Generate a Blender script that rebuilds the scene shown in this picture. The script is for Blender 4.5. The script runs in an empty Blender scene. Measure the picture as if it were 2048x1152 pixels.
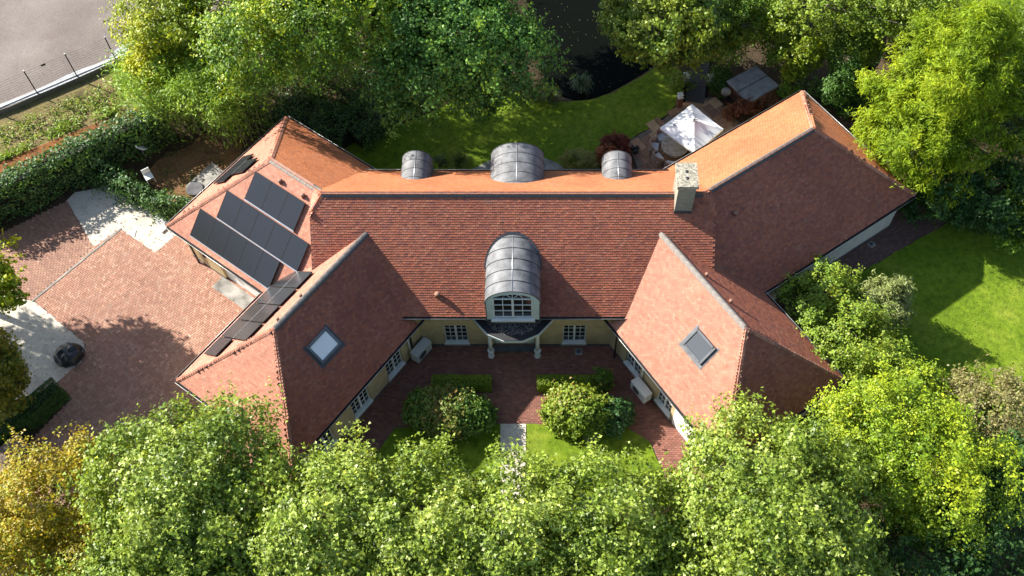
import bpy, math, random
import numpy as np
from mathutils import Vector, Matrix

R = math.radians
scene = bpy.context.scene
COL = scene.collection

# ------------------------------------------------------------------ camera, sky, sun, exposure
cam_d = bpy.data.cameras.new('camera')
cam = bpy.data.objects.new('camera', cam_d)
COL.objects.link(cam)
cam.location = (1.248, -26.328, 42.8)
cam.rotation_euler = (R(31.083), 0, 0)
cam_d.sensor_width = 36.0
cam_d.lens = 36.14
cam_d.shift_x = -0.02853
cam_d.clip_start = 0.5
cam_d.clip_end = 3000
scene.camera = cam

SUN_EL, SUN_AZ = R(33), R(155)          # direction TO the sun, azimuth counter-clockwise from +X
to_sun = Vector((math.cos(SUN_EL) * math.cos(SUN_AZ), math.cos(SUN_EL) * math.sin(SUN_AZ), math.sin(SUN_EL)))
world = bpy.data.worlds.new('World')
scene.world = world
world.use_nodes = True
wn = world.node_tree
bg = wn.nodes['Background']
sky = wn.nodes.new('ShaderNodeTexSky')
sky.sky_type = 'NISHITA'
sky.sun_disc = False
sky.sun_elevation = SUN_EL
sky.sun_rotation = math.atan2(to_sun.x, to_sun.y)
wn.links.new(sky.outputs[0], bg.inputs[0])
bg.inputs[1].default_value = 0.09
sun_d = bpy.data.lights.new('sun', 'SUN')
sun_d.energy = 5.0
sun_d.angle = R(0.53)
sun_d.color = (1.0, 0.95, 0.88)
sun = bpy.data.objects.new('sun', sun_d)
sun.rotation_euler = (-to_sun).to_track_quat('-Z', 'Y').to_euler()
sun.location = (-40, 20, 60)
COL.objects.link(sun)
vs = scene.view_settings
vs.view_transform = 'Standard'
vs.look = 'None'
vs.exposure = 1.45
vs.gamma = 1.0
vs.use_curve_mapping = False

# ------------------------------------------------------------------ materials
MATS = {}
def nodes_mat(name):
    m = bpy.data.materials.new(name)
    m.use_nodes = True
    MATS[name] = m
    nt = m.node_tree
    return m, nt, nt.nodes['Principled BSDF']
def N(nt, kind, **kw):
    n = nt.nodes.new(kind)
    for k, v in kw.items():
        setattr(n, k, v)
    return n
def noise(nt, scale, detail=4, rough=0.55, coord='Object'):
    tc = N(nt, 'ShaderNodeTexCoord')
    n = N(nt, 'ShaderNodeTexNoise')
    n.inputs['Scale'].default_value = scale
    n.inputs['Detail'].default_value = detail
    n.inputs['Roughness'].default_value = rough
    nt.links.new(tc.outputs[coord], n.inputs['Vector'])
    return n
def ramp(nt, src, stops):
    r = N(nt, 'ShaderNodeValToRGB')
    e = r.color_ramp.elements
    e[0].position, e[0].color = stops[0][0], (*stops[0][1], 1)
    e[1].position, e[1].color = stops[-1][0], (*stops[-1][1], 1)
    for p, c in stops[1:-1]:
        x = e.new(p); x.color = (*c, 1)
    nt.links.new(src, r.inputs[0])
    return r
def mix(nt, a, b, fac, mode='MULTIPLY'):
    m = N(nt, 'ShaderNodeMix', data_type='RGBA', blend_type=mode)
    for sock, val in ((m.inputs[6], a), (m.inputs[7], b), (m.inputs[0], fac)):
        if isinstance(val, (int, float)): sock.default_value = val
        elif isinstance(val, tuple): sock.default_value = (*val, 1)
        else: nt.links.new(val, sock)
    return m.outputs[2]
def bump(nt, bsdf, src, strength, dist):
    b = N(nt, 'ShaderNodeBump')
    b.inputs['Strength'].default_value = strength
    b.inputs['Distance'].default_value = dist
    nt.links.new(src, b.inputs['Height'])
    nt.links.new(b.outputs[0], bsdf.inputs['Normal'])
def plain(name, col, rough=0.6, metal=0.0, var=0.25, scale=3.0, bmp=0.0, spec=0.4):
    m, nt, b = nodes_mat(name)
    b.inputs['Roughness'].default_value = rough
    b.inputs['Metallic'].default_value = metal
    b.inputs['Specular IOR Level'].default_value = spec
    n = noise(nt, scale)
    r = ramp(nt, n.outputs['Fac'], [(0.3, (1 - var,) * 3), (0.7, (1 + var * 0.4,) * 3)])
    nt.links.new(mix(nt, col, r.outputs[0], 1.0), b.inputs['Base Color'])
    if bmp:
        n2 = noise(nt, scale * 8, 6)
        bump(nt, b, n2.outputs['Fac'], bmp, 0.02)
    return m
def attr_mat(name, rough=0.7, var=0.3, scale=0.5, fine=0.2, fscale=14.0, bmp=0.0, spec=0.3, dark=(0.55, 0.5, 0.5), lichen=0.0):
    """colour from the face attribute col, weathered by two noises"""
    m, nt, b = nodes_mat(name)
    b.inputs['Roughness'].default_value = rough
    b.inputs['Specular IOR Level'].default_value = spec
    a = N(nt, 'ShaderNodeAttribute', attribute_name='col')
    n = noise(nt, scale, 5)
    r = ramp(nt, n.outputs['Fac'], [(0.32, tuple(1 - var * (1 - d) * 2 for d in dark)), (0.62, (1, 1, 1))])
    c = mix(nt, a.outputs['Color'], r.outputs[0], 1.0)
    n2 = noise(nt, fscale, 3)
    r2 = ramp(nt, n2.outputs['Fac'], [(0.3, (1 - fine,) * 3), (0.7, (1 + fine * .5,) * 3)])
    c = mix(nt, c, r2.outputs[0], 1.0)
    if lichen:
        n3 = noise(nt, 1.1, 8, 0.75)
        r3 = ramp(nt, n3.outputs['Fac'], [(0.57, (0, 0, 0)), (0.74, (lichen,) * 3)])
        c = mix(nt, c, (0.30, 0.27, 0.22), r3.outputs[0], 'MIX')
        n4 = noise(nt, 2.3, 7, 0.7)
        r4 = ramp(nt, n4.outputs['Fac'], [(0.28, (lichen,) * 3), (0.43, (0, 0, 0))])
        c = mix(nt, c, (0.085, 0.06, 0.045), r4.outputs[0], 'MIX')
    nt.links.new(c, b.inputs['Base Color'])
    if bmp: bump(nt, b, n2.outputs['Fac'], bmp, 0.01)
    return m
def leaf_mat(name, trans=0.35, rough=0.45, spec=0.5):
    m, nt, b = nodes_mat(name)
    b.inputs['Roughness'].default_value = rough
    b.inputs['Specular IOR Level'].default_value = spec
    a = N(nt, 'ShaderNodeAttribute', attribute_name='col')
    nt.links.new(a.outputs['Color'], b.inputs['Base Color'])
    t = N(nt, 'ShaderNodeBsdfTranslucent')
    tc = mix(nt, a.outputs['Color'], (1.5, 1.35, 0.5), 1.0)
    nt.links.new(tc, t.inputs['Color'])
    mx = N(nt, 'ShaderNodeMixShader')
    mx.inputs[0].default_value = trans
    nt.links.new(b.outputs[0], mx.inputs[1])
    nt.links.new(t.outputs[0], mx.inputs[2])
    nt.links.new(mx.outputs[0], nt.nodes['Material Output'].inputs['Surface'])
    return m

attr_mat('tile', rough=0.75, var=0.2, scale=0.4, fine=0.14, fscale=9.0, bmp=0.1, lichen=0.28)
attr_mat('paver', rough=0.8, var=0.2, scale=0.3, fine=0.12, fscale=10.0, bmp=0.1, lichen=0.4)
attr_mat('flag', rough=0.75, var=0.3, scale=1.3, fine=0.25, fscale=9.0, bmp=0.3)
plain('deck', (0.16, 0.075, 0.05), 0.9)
plain('mortar', (0.16, 0.12, 0.095), 0.95, var=0.4, scale=2.0, bmp=0.2)
plain('ridge', (0.095, 0.09, 0.085), 0.9, var=0.5, scale=5.0, bmp=0.3)
plain('ridge_pale', (0.24, 0.21, 0.18), 0.8, var=0.35, scale=5.0, bmp=0.3)
plain('lead', (0.15, 0.153, 0.156), 0.62, metal=0.0, var=0.5, scale=2.6, bmp=0.06, spec=0.35)
plain('lead_seam', (0.06, 0.06, 0.065), 0.5, var=0.3)
plain('gutter', (0.028, 0.027, 0.027), 0.5, var=0.3)
plain('zinc_edge', (0.42, 0.41, 0.38), 0.4, metal=0.5)
plain('white_paint', (0.70, 0.72, 0.69), 0.45, var=0.1)
plain('cream_paint', (0.62, 0.62, 0.55), 0.5, var=0.12)
plain('sage_paint', (0.55, 0.62, 0.58), 0.5, var=0.08)
plain('wall_white', (0.78, 0.76, 0.72), 0.8, var=0.08)
plain('pale_wall', (0.50, 0.47, 0.42), 0.85, var=0.15, bmp=0.15)
plain('stone_sill', (0.30, 0.30, 0.29), 0.8, bmp=0.2)
plain('plinth', (0.10, 0.10, 0.105), 0.85, var=0.4, bmp=0.2)
plain('bitumen', (0.022, 0.022, 0.024), 0.7, var=0.4)
plain('pebble', (0.20, 0.19, 0.18), 0.8, var=0.6, scale=9)
plain('dark_metal', (0.03, 0.03, 0.032), 0.4, metal=0.3)
plain('grey_metal', (0.13, 0.135, 0.14), 0.4, metal=0.4)
plain('alu', (0.55, 0.56, 0.57), 0.35, metal=0.8, var=0.1)
plain('ac_case', (0.56, 0.57, 0.55), 0.5, var=0.1)
plain('concrete', (0.30, 0.285, 0.25), 0.9, var=0.6, scale=1.5, bmp=0.4)
plain('concrete_pale', (0.46, 0.46, 0.45), 0.85, var=0.3, scale=1.2, bmp=0.3)
plain('bark', (0.085, 0.065, 0.048), 0.95, var=0.5, scale=6, bmp=0.6)
plain('bark_pale', (0.22, 0.19, 0.14), 0.9, var=0.5, scale=6, bmp=0.4)
plain('hedge_core', (0.022, 0.024, 0.012), 1.0)
plain('weathered_wood', (0.40, 0.36, 0.31), 0.85, var=0.4, scale=5, bmp=0.3)
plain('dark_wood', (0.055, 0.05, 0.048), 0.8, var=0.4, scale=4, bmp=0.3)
plain('red_wood', (0.17, 0.075, 0.045), 0.75, var=0.4, scale=5, bmp=0.2)
plain('rattan', (0.36, 0.25, 0.20), 0.8, var=0.3, scale=20, bmp=0.5)
plain('cushion', (0.6, 0.6, 0.6), 0.9, var=0.15)
plain('canvas', (0.84, 0.83, 0.80), 0.85, var=0.05)
plain('vinyl', (0.21, 0.208, 0.21), 0.55, var=0.35, scale=3, bmp=0.15)
plain('tarp', (0.025, 0.025, 0.027), 0.3, var=0.4, scale=4, bmp=0.5)
plain('glazed_pot', (0.018, 0.018, 0.02), 0.15, var=0.2)
plain('panel_wood', (0.17, 0.12, 0.085), 0.8, var=0.3, scale=2, bmp=0.2)
plain('yellow_flower', (0.8, 0.5, 0.03), 0.7)
plain('cap_stone', (0.36, 0.33, 0.25), 0.9, var=0.75, scale=11, bmp=0.4)
plain('clay_vent', (0.28, 0.15, 0.10), 0.8, var=0.3)

def glass_mat():
    m, nt, b = nodes_mat('glass')
    b.inputs['Base Color'].default_value = (0.012, 0.016, 0.016, 1)
    b.inputs['Roughness'].default_value = 0.06
    b.inputs['Specular IOR Level'].default_value = 0.5
    m, nt, b = nodes_mat('blind_glass')
    b.inputs['Base Color'].default_value = (0.82, 0.81, 0.78, 1)
    b.inputs['Roughness'].default_value = 0.4
    m, nt, b = nodes_mat('smoke_glass')
    b.inputs['Base Color'].default_value = (0.075, 0.08, 0.085, 1)
    b.inputs['Roughness'].default_value = 0.12
    m, nt, b = nodes_mat('water')
    b.inputs['Base Color'].default_value = (0.004, 0.005, 0.004, 1)
    b.inputs['Roughness'].default_value = 0.10
    b.inputs['Specular IOR Level'].default_value = 0.015
    n = noise(nt, 5.0, 3)
    bump(nt, b, n.outputs['Fac'], 0.05, 0.02)
    m, nt, b = nodes_mat('solar')
    tc = N(nt, 'ShaderNodeTexCoord')
    w = N(nt, 'ShaderNodeTexWave', bands_direction='Y')
    w.inputs['Scale'].default_value = 10.0
    nt.links.new(tc.outputs['Object'], w.inputs['Vector'])
    r = ramp(nt, w.outputs['Fac'], [(0.0, (0.010, 0.011, 0.013)), (1.0, (0.028, 0.030, 0.034))])
    nt.links.new(r.outputs[0], b.inputs['Base Color'])
    b.inputs['Roughness'].default_value = 0.24
    b.inputs['Specular IOR Level'].default_value = 0.5
glass_mat()

def brick_mat(name, c1, c2, mortar):
    m, nt, b = nodes_mat(name)
    tc = N(nt, 'ShaderNodeTexCoord')
    s = N(nt, 'ShaderNodeSeparateXYZ'); c = N(nt, 'ShaderNodeCombineXYZ')
    nt.links.new(tc.outputs['Object'], s.inputs[0])
    ad = N(nt, 'ShaderNodeMath', operation='ADD')
    nt.links.new(s.outputs[0], ad.inputs[0]); nt.links.new(s.outputs[1], ad.inputs[1])
    nt.links.new(ad.outputs[0], c.inputs[0]); nt.links.new(s.outputs[2], c.inputs[1])
    br = N(nt, 'ShaderNodeTexBrick')
    br.inputs['Color1'].default_value = (*c1, 1)
    br.inputs['Color2'].default_value = (*c2, 1)
    br.inputs['Mortar'].default_value = (*mortar, 1)
    br.inputs['Scale'].default_value = 1.0
    br.inputs['Mortar Size'].default_value = 0.007
    br.inputs['Brick Width'].default_value = 0.22
    br.inputs['Row Height'].default_value = 0.066
    nt.links.new(c.outputs[0], br.inputs['Vector'])
    n = noise(nt, 1.2, 5)
    r = ramp(nt, n.outputs['Fac'], [(0.3, (0.75, 0.75, 0.75)), (0.7, (1.08, 1.08, 1.08))])
    nt.links.new(mix(nt, br.outputs['Color'], r.outputs[0], 1.0), b.inputs['Base Color'])
    b.inputs['Roughness'].default_value = 0.85
    bump(nt, b, br.outputs['Fac'], -0.4, 0.006)
brick_mat('yellow_brick', (0.56, 0.42, 0.20), (0.47, 0.34, 0.16), (0.42, 0.37, 0.28))
brick_mat('chimney_brick', (0.34, 0.30, 0.22), (0.24, 0.215, 0.16), (0.15, 0.14, 0.12))

def ground_mat(name, stops, scale, fstops, fscale, bmp, bscale, rough=0.95):
    m, nt, b = nodes_mat(name)
    b.inputs['Roughness'].default_value = rough
    b.inputs['Specular IOR Level'].default_value = 0.15
    n = noise(nt, scale, 5, 0.6)
    c = ramp(nt, n.outputs['Fac'], stops).outputs[0]
    n2 = noise(nt, fscale, 6, 0.7)
    c = mix(nt, c, ramp(nt, n2.outputs['Fac'], fstops).outputs[0], 1.0)
    nt.links.new(c, b.inputs['Base Color'])
    n3 = noise(nt, bscale, 5, 0.7)
    bump(nt, b, n3.outputs['Fac'], bmp, 0.05)
ground_mat('lawn', [(0.30, (0.085, 0.145, 0.008)), (0.5, (0.12, 0.19, 0.010)), (0.70, (0.18, 0.23, 0.022))], 0.45,
           [(0.3, (0.5, 0.55, 0.5)), (0.5, (1, 1, 1)), (0.72, (1.5, 1.32, 1.5))], 3.2, 0.9, 22.0)
ground_mat('soil', [(0.3, (0.035, 0.026, 0.016)), (0.6, (0.075, 0.052, 0.030)), (0.75, (0.045, 0.055, 0.018))], 0.6,
           [(0.3, (0.6, 0.6, 0.6)), (0.7, (1.3, 1.25, 1.2))], 9.0, 1.0, 14.0)
ground_mat('litter', [(0.3, (0.13, 0.075, 0.035)), (0.55, (0.20, 0.12, 0.06)), (0.75, (0.10, 0.07, 0.035))], 1.2,
           [(0.35, (0.5, 0.5, 0.5)), (0.65, (1.3, 1.2, 1.1))], 12.0, 1.0, 18.0)
ground_mat('ditch', [(0.3, (0.14, 0.055, 0.022)), (0.6, (0.24, 0.10, 0.035)), (0.75, (0.12, 0.06, 0.03))], 1.0,
           [(0.3, (0.6, 0.6, 0.6)), (0.7, (1.25, 1.2, 1.2))], 9.0, 0.8, 14.0)
ground_mat('sand', [(0.3, (0.42, 0.37, 0.30)), (0.55, (0.55, 0.50, 0.41)), (0.75, (0.36, 0.31, 0.24))], 1.3,
           [(0.32, (0.72, 0.70, 0.68)), (0.45, (1.0, 1.0, 1.0)), (0.7, (1.08, 1.08, 1.08))], 7.0, 0.6, 20.0)
ground_mat('lot_gravel', [(0.3, (0.155, 0.13, 0.115)), (0.5, (0.19, 0.16, 0.14)), (0.75, (0.25, 0.215, 0.19))], 0.3,
           [(0.3, (0.75, 0.75, 0.75)), (0.7, (1.15, 1.15, 1.15))], 11.0, 0.6, 30.0)
ground_mat('chippings', [(0.3, (0.36, 0.37, 0.38)), (0.7, (0.48, 0.49, 0.50))], 1.0,
           [(0.35, (0.5, 0.5, 0.5)), (0.65, (1.2, 1.2, 1.2))], 16.0, 1.0, 20.0)
ground_mat('dry_grass', [(0.3, (0.09, 0.075, 0.035)), (0.5, (0.20, 0.16, 0.075)), (0.72, (0.12, 0.12, 0.03))], 1.4,
           [(0.3, (0.5, 0.5, 0.5)), (0.7, (1.35, 1.3, 1.2))], 10.0, 1.0, 16.0)
ground_mat('mud', [(0.3, (0.06, 0.042, 0.028)), (0.7, (0.10, 0.07, 0.045))], 0.9,
           [(0.3, (0.6, 0.6, 0.6)), (0.7, (1.2, 1.2, 1.2))], 8.0, 0.8, 14.0)
leaf_mat('leaf', 0.28, 0.5, 0.32)
leaf_mat('leaf_gloss', 0.26, 0.45, 0.36)
leaf_mat('needle', 0.40, 0.6, 0.2)

# ------------------------------------------------------------------ object helpers
def new_obj(name, data, parent=None):
    o = bpy.data.objects.new(name, data)
    COL.objects.link(o)
    if parent is not None: o.parent = parent
    return o
def tag(o, label=None, cat=None, group=None, kind=None):
    if label: o['label'] = label
    if cat: o['category'] = cat
    if group: o['group'] = group
    if kind: o['kind'] = kind
    return o
def thing(name, label, cat, loc=(0, 0, 0), rz=0.0, group=None):
    o = new_obj(name, None)
    o.empty_display_size = 0.3
    o.location = loc
    o.rotation_euler = (0, 0, rz)
    return tag(o, label, cat, group)
def np_mesh(name, V, k, cols=None, mat=None):
    """V: (n*k,3) vertices, every k in a row one polygon"""
    V = np.ascontiguousarray(V, dtype=np.float32).reshape(-1, 3)
    nv = len(V); nf = nv // k
    me = bpy.data.meshes.new(name)
    me.vertices.add(nv); me.vertices.foreach_set('co', V.ravel())
    me.loops.add(nv); me.loops.foreach_set('vertex_index', np.arange(nv, dtype=np.int32))
    me.polygons.add(nf); me.polygons.foreach_set('loop_start', np.arange(0, nv, k, dtype=np.int32))
    if cols is not None:
        a = me.attributes.new('col', 'FLOAT_COLOR', 'FACE')
        c = np.ones((nf, 4), np.float32); c[:, :3] = cols
        a.data.foreach_set('color', c.ravel())
    me.update(calc_edges=True)
    if mat: me.materials.append(MATS[mat])
    return me
class MB:
    """collects solids, built as ONE mesh object"""
    def __init__(s): s.v = []; s.f = []; s.sm = []
    def add(s, v, f, smooth=False):
        o = len(s.v); s.v += [tuple(x) for x in v]; s.f += [tuple(i + o for i in q) for q in f]; s.sm += [smooth] * len(f); return s
    def box(s, x0, x1, y0, y1, z0, z1, M=None, bev=0.0):
        if bev:
            b = bev
            v = []
            for z, i in ((z0, 0), (z1 - b, 0), (z1, b)):
                v += [(x0 + i, y0 + i, z), (x1 - i, y0 + i, z), (x1 - i, y1 - i, z), (x0 + i, y1 - i, z)]
            f = [(3, 2, 1, 0)]
            for k in (0, 4):
                for i in range(4): f.append((k + i, k + (i + 1) % 4, k + 4 + (i + 1) % 4, k + 4 + i))
            f.append((8, 9, 10, 11))
        else:
            v = [(x, y, z) for z in (z0, z1) for x, y in ((x0, y0), (x1, y0), (x1, y1), (x0, y1))]
            f = [(3, 2, 1, 0), (4, 5, 6, 7), (0, 1, 5, 4), (1, 2, 6, 5), (2, 3, 7, 6), (3, 0, 4, 7)]
        if M is not None: v = [tuple(M @ Vector(p)) for p in v]
        return s.add(v, f)
    def prism(s, pts, z0, z1, M=None):
        n = len(pts)
        a = sum(pts[i][0] * pts[(i + 1) % n][1] - pts[(i + 1) % n][0] * pts[i][1] for i in range(n))
        if a < 0: pts = pts[::-1]
        v = [(p[0], p[1], z0) for p in pts] + [(p[0], p[1], z1) for p in pts]
        if M is not None: v = [tuple(M @ Vector(p)) for p in v]
        f = [tuple(range(n - 1, -1, -1)), tuple(range(n, 2 * n))] + [(i, (i + 1) % n, n + (i + 1) % n, n + i) for i in range(n)]
        return s.add(v, f)
    def tube(s, pts, rad, n=8, cap=True):
        pts = [Vector(p) for p in pts]
        rr = rad if isinstance(rad, (list, tuple)) else [rad] * len(pts)
        v = []; f = []
        for i, p in enumerate(pts):
            d = (pts[min(i + 1, len(pts) - 1)] - pts[max(i - 1, 0)]).normalized()
            u = d.cross(Vector((0, 0, 1)) if abs(d.z) < 0.95 else Vector((1, 0, 0))).normalized(); w = d.cross(u)
            for k in range(n):
                a = 2 * math.pi * k / n
                v.append(p + (u * math.cos(a) + w * math.sin(a)) * rr[i])
        for i in range(len(pts) - 1):
            for k in range(n):
                f.append((i * n + k, i * n + (k + 1) % n, (i + 1) * n + (k + 1) % n, (i + 1) * n + k))
        s.add(v, f, True)
        if cap:
            o = len(s.v) - len(v)
            s.f += [tuple(o + k for k in range(n - 1, -1, -1)), tuple(o + (len(pts) - 1) * n + k for k in range(n))]; s.sm += [False, False]
        return s
    def lathe(s, prof, n=20, c=(0, 0, 0), squash=1.0):
        v = []; f = []
        for r, z in prof:
            for k in range(n):
                a = 2 * math.pi * k / n
                v.append((c[0] + r * math.cos(a), c[1] + r * math.sin(a) * squash, c[2] + z))
        for i in range(len(prof) - 1):
            for k in range(n):
                f.append((i * n + k, i * n + (k + 1) % n, (i + 1) * n + (k + 1) % n, (i + 1) * n + k))
        f.append(tuple(range(n - 1, -1, -1))); f.append(tuple((len(prof) - 1) * n + k for k in range(n)))
        return s.add(v, f, True)
    def mesh(s, name, mat):
        me = bpy.data.meshes.new(name)
        me.from_pydata(s.v, [], s.f)
        me.polygons.foreach_set('use_smooth', s.sm)
        me.update()
        me.materials.append(MATS[mat])
        return me
    def build(s, name, mat, parent=None, label=None, cat=None, group=None, kind=None):
        return tag(new_obj(name, s.mesh(name, mat), parent), label, cat, group, kind)
def in_poly(x, y, poly):
    x = np.asarray(x); y = np.asarray(y); r = np.zeros(x.shape, bool)
    n = len(poly)
    for i in range(n):
        (x0, y0), (x1, y1) = poly[i], poly[(i + 1) % n]
        if y0 == y1: continue
        c = ((y0 > y) != (y1 > y)) & (x < (x1 - x0) * (y - y0) / (y1 - y0) + x0)
        r ^= c
    return r
def dist_poly(x, y, poly):
    """signed distance, negative inside"""
    d = np.full(np.shape(x), 1e9)
    n = len(poly)
    for i in range(n):
        (x0, y0), (x1, y1) = poly[i], poly[(i + 1) % n]
        dx, dy = x1 - x0, y1 - y0
        t = np.clip(((x - x0) * dx + (y - y0) * dy) / (dx * dx + dy * dy + 1e-9), 0, 1)
        d = np.minimum(d, np.hypot(x - x0 - t * dx, y - y0 - t * dy))
    return np.where(in_poly(x, y, poly), -d, d)
def smooth_poly(p, it=2):
    for _ in range(it):
        q = []
        for i in range(len(p)):
            a, b = p[i], p[(i + 1) % len(p)]
            q += [(a[0] * .75 + b[0] * .25, a[1] * .75 + b[1] * .25), (a[0] * .25 + b[0] * .75, a[1] * .25 + b[1] * .75)]
        p = q
    return p

# ------------------------------------------------------------------ ground, water, paving
rng = np.random.default_rng(7)
POND = smooth_poly([(-0.07,26.11),(0.31,17.52),(1.46,12.19),(3.09,11.43),(4.60,11.72),(6.44,12.99),(8.20,14.49),(10.26,15.64),(13.23,16.93),(15.66,15.75),(16.79,13.66),(19.42,12.74),(21.37,15.95),(21.35,20.81),(23.49,26.11)], 2)
def terrain():
    xs = np.arange(-46, 46.1, 0.6); ys = np.arange(-26, 44.1, 0.6)
    X, Y = np.meshgrid(xs, ys)
    d = dist_poly(X, Y, POND)
    Z = -0.55 * (1 - np.clip((d + 0.7) / 0.9, 0, 1)) - 0.02
    far = np.minimum(np.minimum(X + 46, 46 - X), np.minimum(Y + 26, 44 - Y))
    Z = np.where(far < 0.1, -0.02, Z)
    nx, ny = len(xs), len(ys)
    V = np.stack([X, Y, Z], -1).reshape(-1, 3)
    i = np.arange(ny - 1)[:, None] * nx + np.arange(nx - 1)[None]
    F = np.stack([i, i + 1, i + nx + 1, i + nx], -1).reshape(-1, 4)
    v = [tuple(p) for p in V]; f = [tuple(q) for q in F]
    o = len(v); B = 900
    for (x, y) in ((-46, -26), (46 - 0.4, -26), (46 - 0.4, 44 - 0.4), (-46, 44 - 0.4)): v.append((xs[0] if x < 0 else xs[-1], ys[0] if y < 0 else ys[-1], -0.02))
    v += [(-B, -B, -0.02), (B, -B, -0.02), (B, B, -0.02), (-B, B, -0.02)]
    for k in range(4): f.append((o + 4 + k, o + 4 + (k + 1) % 4, o + (k + 1) % 4, o + k))
    m = MB(); m.add(v, f, True)
    m.build('ground', 'soil', kind='structure')
terrain()
def sheet(name, poly, z, mat, thick=0.0, it=0, rag=0.0):
    """a flat zone of the ground; with thick it is a slab with an edge, rag makes its outline uneven"""
    if it: poly = smooth_poly(poly, it)
    if rag:
        q = []; rr = random.Random(name)
        for i in range(len(poly)):
            a, b = Vector(poly[i]), Vector(poly[(i + 1) % len(poly)])
            n = max(1, int((b - a).length / 0.35)); nn = Vector((-(b - a).y, (b - a).x)).normalized()
            for k in range(n): q.append(tuple(a.lerp(b, k / n) + nn * rr.uniform(-rag, rag)))
        poly = q
    m = MB()
    if thick: m.prism(poly, z - thick, z)
    else:
        a = sum(poly[i][0] * poly[(i + 1) % len(poly)][1] - poly[(i + 1) % len(poly)][0] * poly[i][1] for i in range(len(poly)))
        if a < 0: poly = poly[::-1]
        m.add([(p[0], p[1], z) for p in poly], [tuple(range(len(poly)))])
    return m.build(name, mat, kind='structure')
m = MB(); q = [(p[0], p[1], -0.22) for p in POND]
if sum(q[i][0] * q[i - 1][1] - q[i - 1][0] * q[i][1] for i in range(len(q))) > 0: q = q[::-1]
m.add(q, [tuple(range(len(q)))]); m.build('pond_water', 'water', kind='structure')

REAR_LAWN = [(-10.34,7.00),(-8.90,8.33),(-7.38,9.29),(-5.56,10.05),(-3.73,11.29),(-2.12,12.19),(0.63,11.90),(1.59,11.29),(3.09,11.36),(4.60,11.61),(6.50,12.92),(8.33,14.41),(9.29,13.29),(8.89,11.47),(7.71,10.05),(5.75,8.50),(3.93,6.83),(1.70,4.74),(-7.53,4.74)]
RIGHT_LAWN = [(14.07,-2.31),(15.49,-0.50),(19.09,1.68),(22.78,3.86),(24.22,3.49),(27.04,1.68),(28.28,-8.93),(19.40,-8.93),(14.11,-5.48)]
FRONT_LAWN_L = [(-0.61,-7.68),(-0.53,-11.45),(-7.21,-11.45),(-6.20,-9.40),(-5.32,-7.90)]
FRONT_LAWN_R = [(0.59,-7.68),(0.61,-11.45),(7.02,-11.45),(6.10,-8.57),(5.12,-7.90)]
FAR_LAWN = [(26.12,15.56),(27.92,21.66),(37.63,21.66),(35.41,14.41)]
sheet('rear_lawn', REAR_LAWN, 0.03, 'lawn', 0.1, 1, 0.04)
sheet('side_lawn', RIGHT_LAWN, 0.03, 'lawn', 0.1, 0, 0.04)
sheet('front_lawn_left', FRONT_LAWN_L, 0.05, 'lawn', 0.1, 0, 0.03)
sheet('front_lawn_right', FRONT_LAWN_R, 0.05, 'lawn', 0.1, 0, 0.03)
sheet('far_lawn', FAR_LAWN, 0.03, 'lawn', 0.1, 0, 0.05)
sheet('garden_path', [(-0.59,-7.68),(0.56,-7.68),(0.59,-11.45),(-0.51,-11.45)], 0.035, 'sand', 0.1)
LOT = [(-30.72,9.04),(-27.45,10.74),(-21.59,14.58),(-16.16,18.22),(-10.22,22.62),(-11.79,38.94),(-56.11,38.94),(-41.31,3.90)]
sheet('gravel_lot', LOT, 0.30, 'lot_gravel', 0.4)
sheet('chipping_strip', [(-30.74,9.11),(-27.47,10.81),(-25.10,12.21),(-21.61,14.66),(-20.76,15.19),(-20.93,16.04),(-22.23,15.50),(-22.74,14.73),(-22.93,14.05),(-24.54,13.31),(-25.92,12.21),(-27.79,10.99),(-30.86,9.52)], 0.31, 'chippings', 0, 1)
sheet('ditch_bed', [(-28.54,6.51),(-27.18,7.26),(-25.79,8.00),(-23.71,9.29),(-21.54,10.40),(-20.11,11.36),(-19.38,11.83),(-18.86,11.29),(-19.97,10.68),(-21.66,9.70),(-23.77,8.40),(-25.54,7.00),(-28.31,5.70)], 0.0, 'ditch', 0, 1)
sheet('bare_earth', [(-19.38,6.34),(-18.65,8.00),(-17.39,8.33),(-16.49,9.29),(-14.34,9.29),(-14.63,7.66),(-14.69,6.34),(-15.63,4.11),(-16.54,3.49),(-17.65,4.74)], 0.0, 'litter', 0, 0, 0.25)
sheet('verge', [(-30.65,8.33),(-27.57,10.68),(-21.68,14.53),(-17.79,17.12),(-17.03,12.55),(-20.09,11.29),(-23.70,9.22),(-27.16,7.20),(-29.84,5.63)], -0.004, 'dry_grass', 0, 0, 0.08)
sheet('stream_bank', [(15.62,13.29),(16.89,14.41),(18.66,14.98),(19.57,13.66),(18.72,11.83),(17.03,11.47),(15.71,11.83)], 0.0, 'mud', 0, 1, 0.05)
sheet('concrete_slab', [(-17.11,5.57),(-16.00,7.16),(-15.29,6.51),(-16.38,4.80)], 0.06, 'concrete', 0.1)
DRIVE = [(-23.28,-1.23),(-21.05,1.86),(-19.94,2.97),(-17.90,1.53),(-17.08,2.58),(-16.55,2.46),(-7.77,-3.39),(-7.57,-5.48),(-10.35,-8.93),(-10.88,-11.45),(-22.09,-11.45),(-23.55,-10.89),(-22.18,-9.51),(-20.25,-6.49),(-21.22,-5.79),(-20.14,-4.50),(-20.29,-3.52)]
DRIVE2 = [(-27.80,1.32),(-23.05,4.68),(-21.05,1.86),(-23.28,-1.23),(-24.96,-0.92),(-27.03,-1.26)]
YARD = [(-5.93,-2.85),(5.70,-2.85),(9.63,-8.93),(8.10,-11.45),(-8.29,-11.45),(-10.17,-10.32)]
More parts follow.
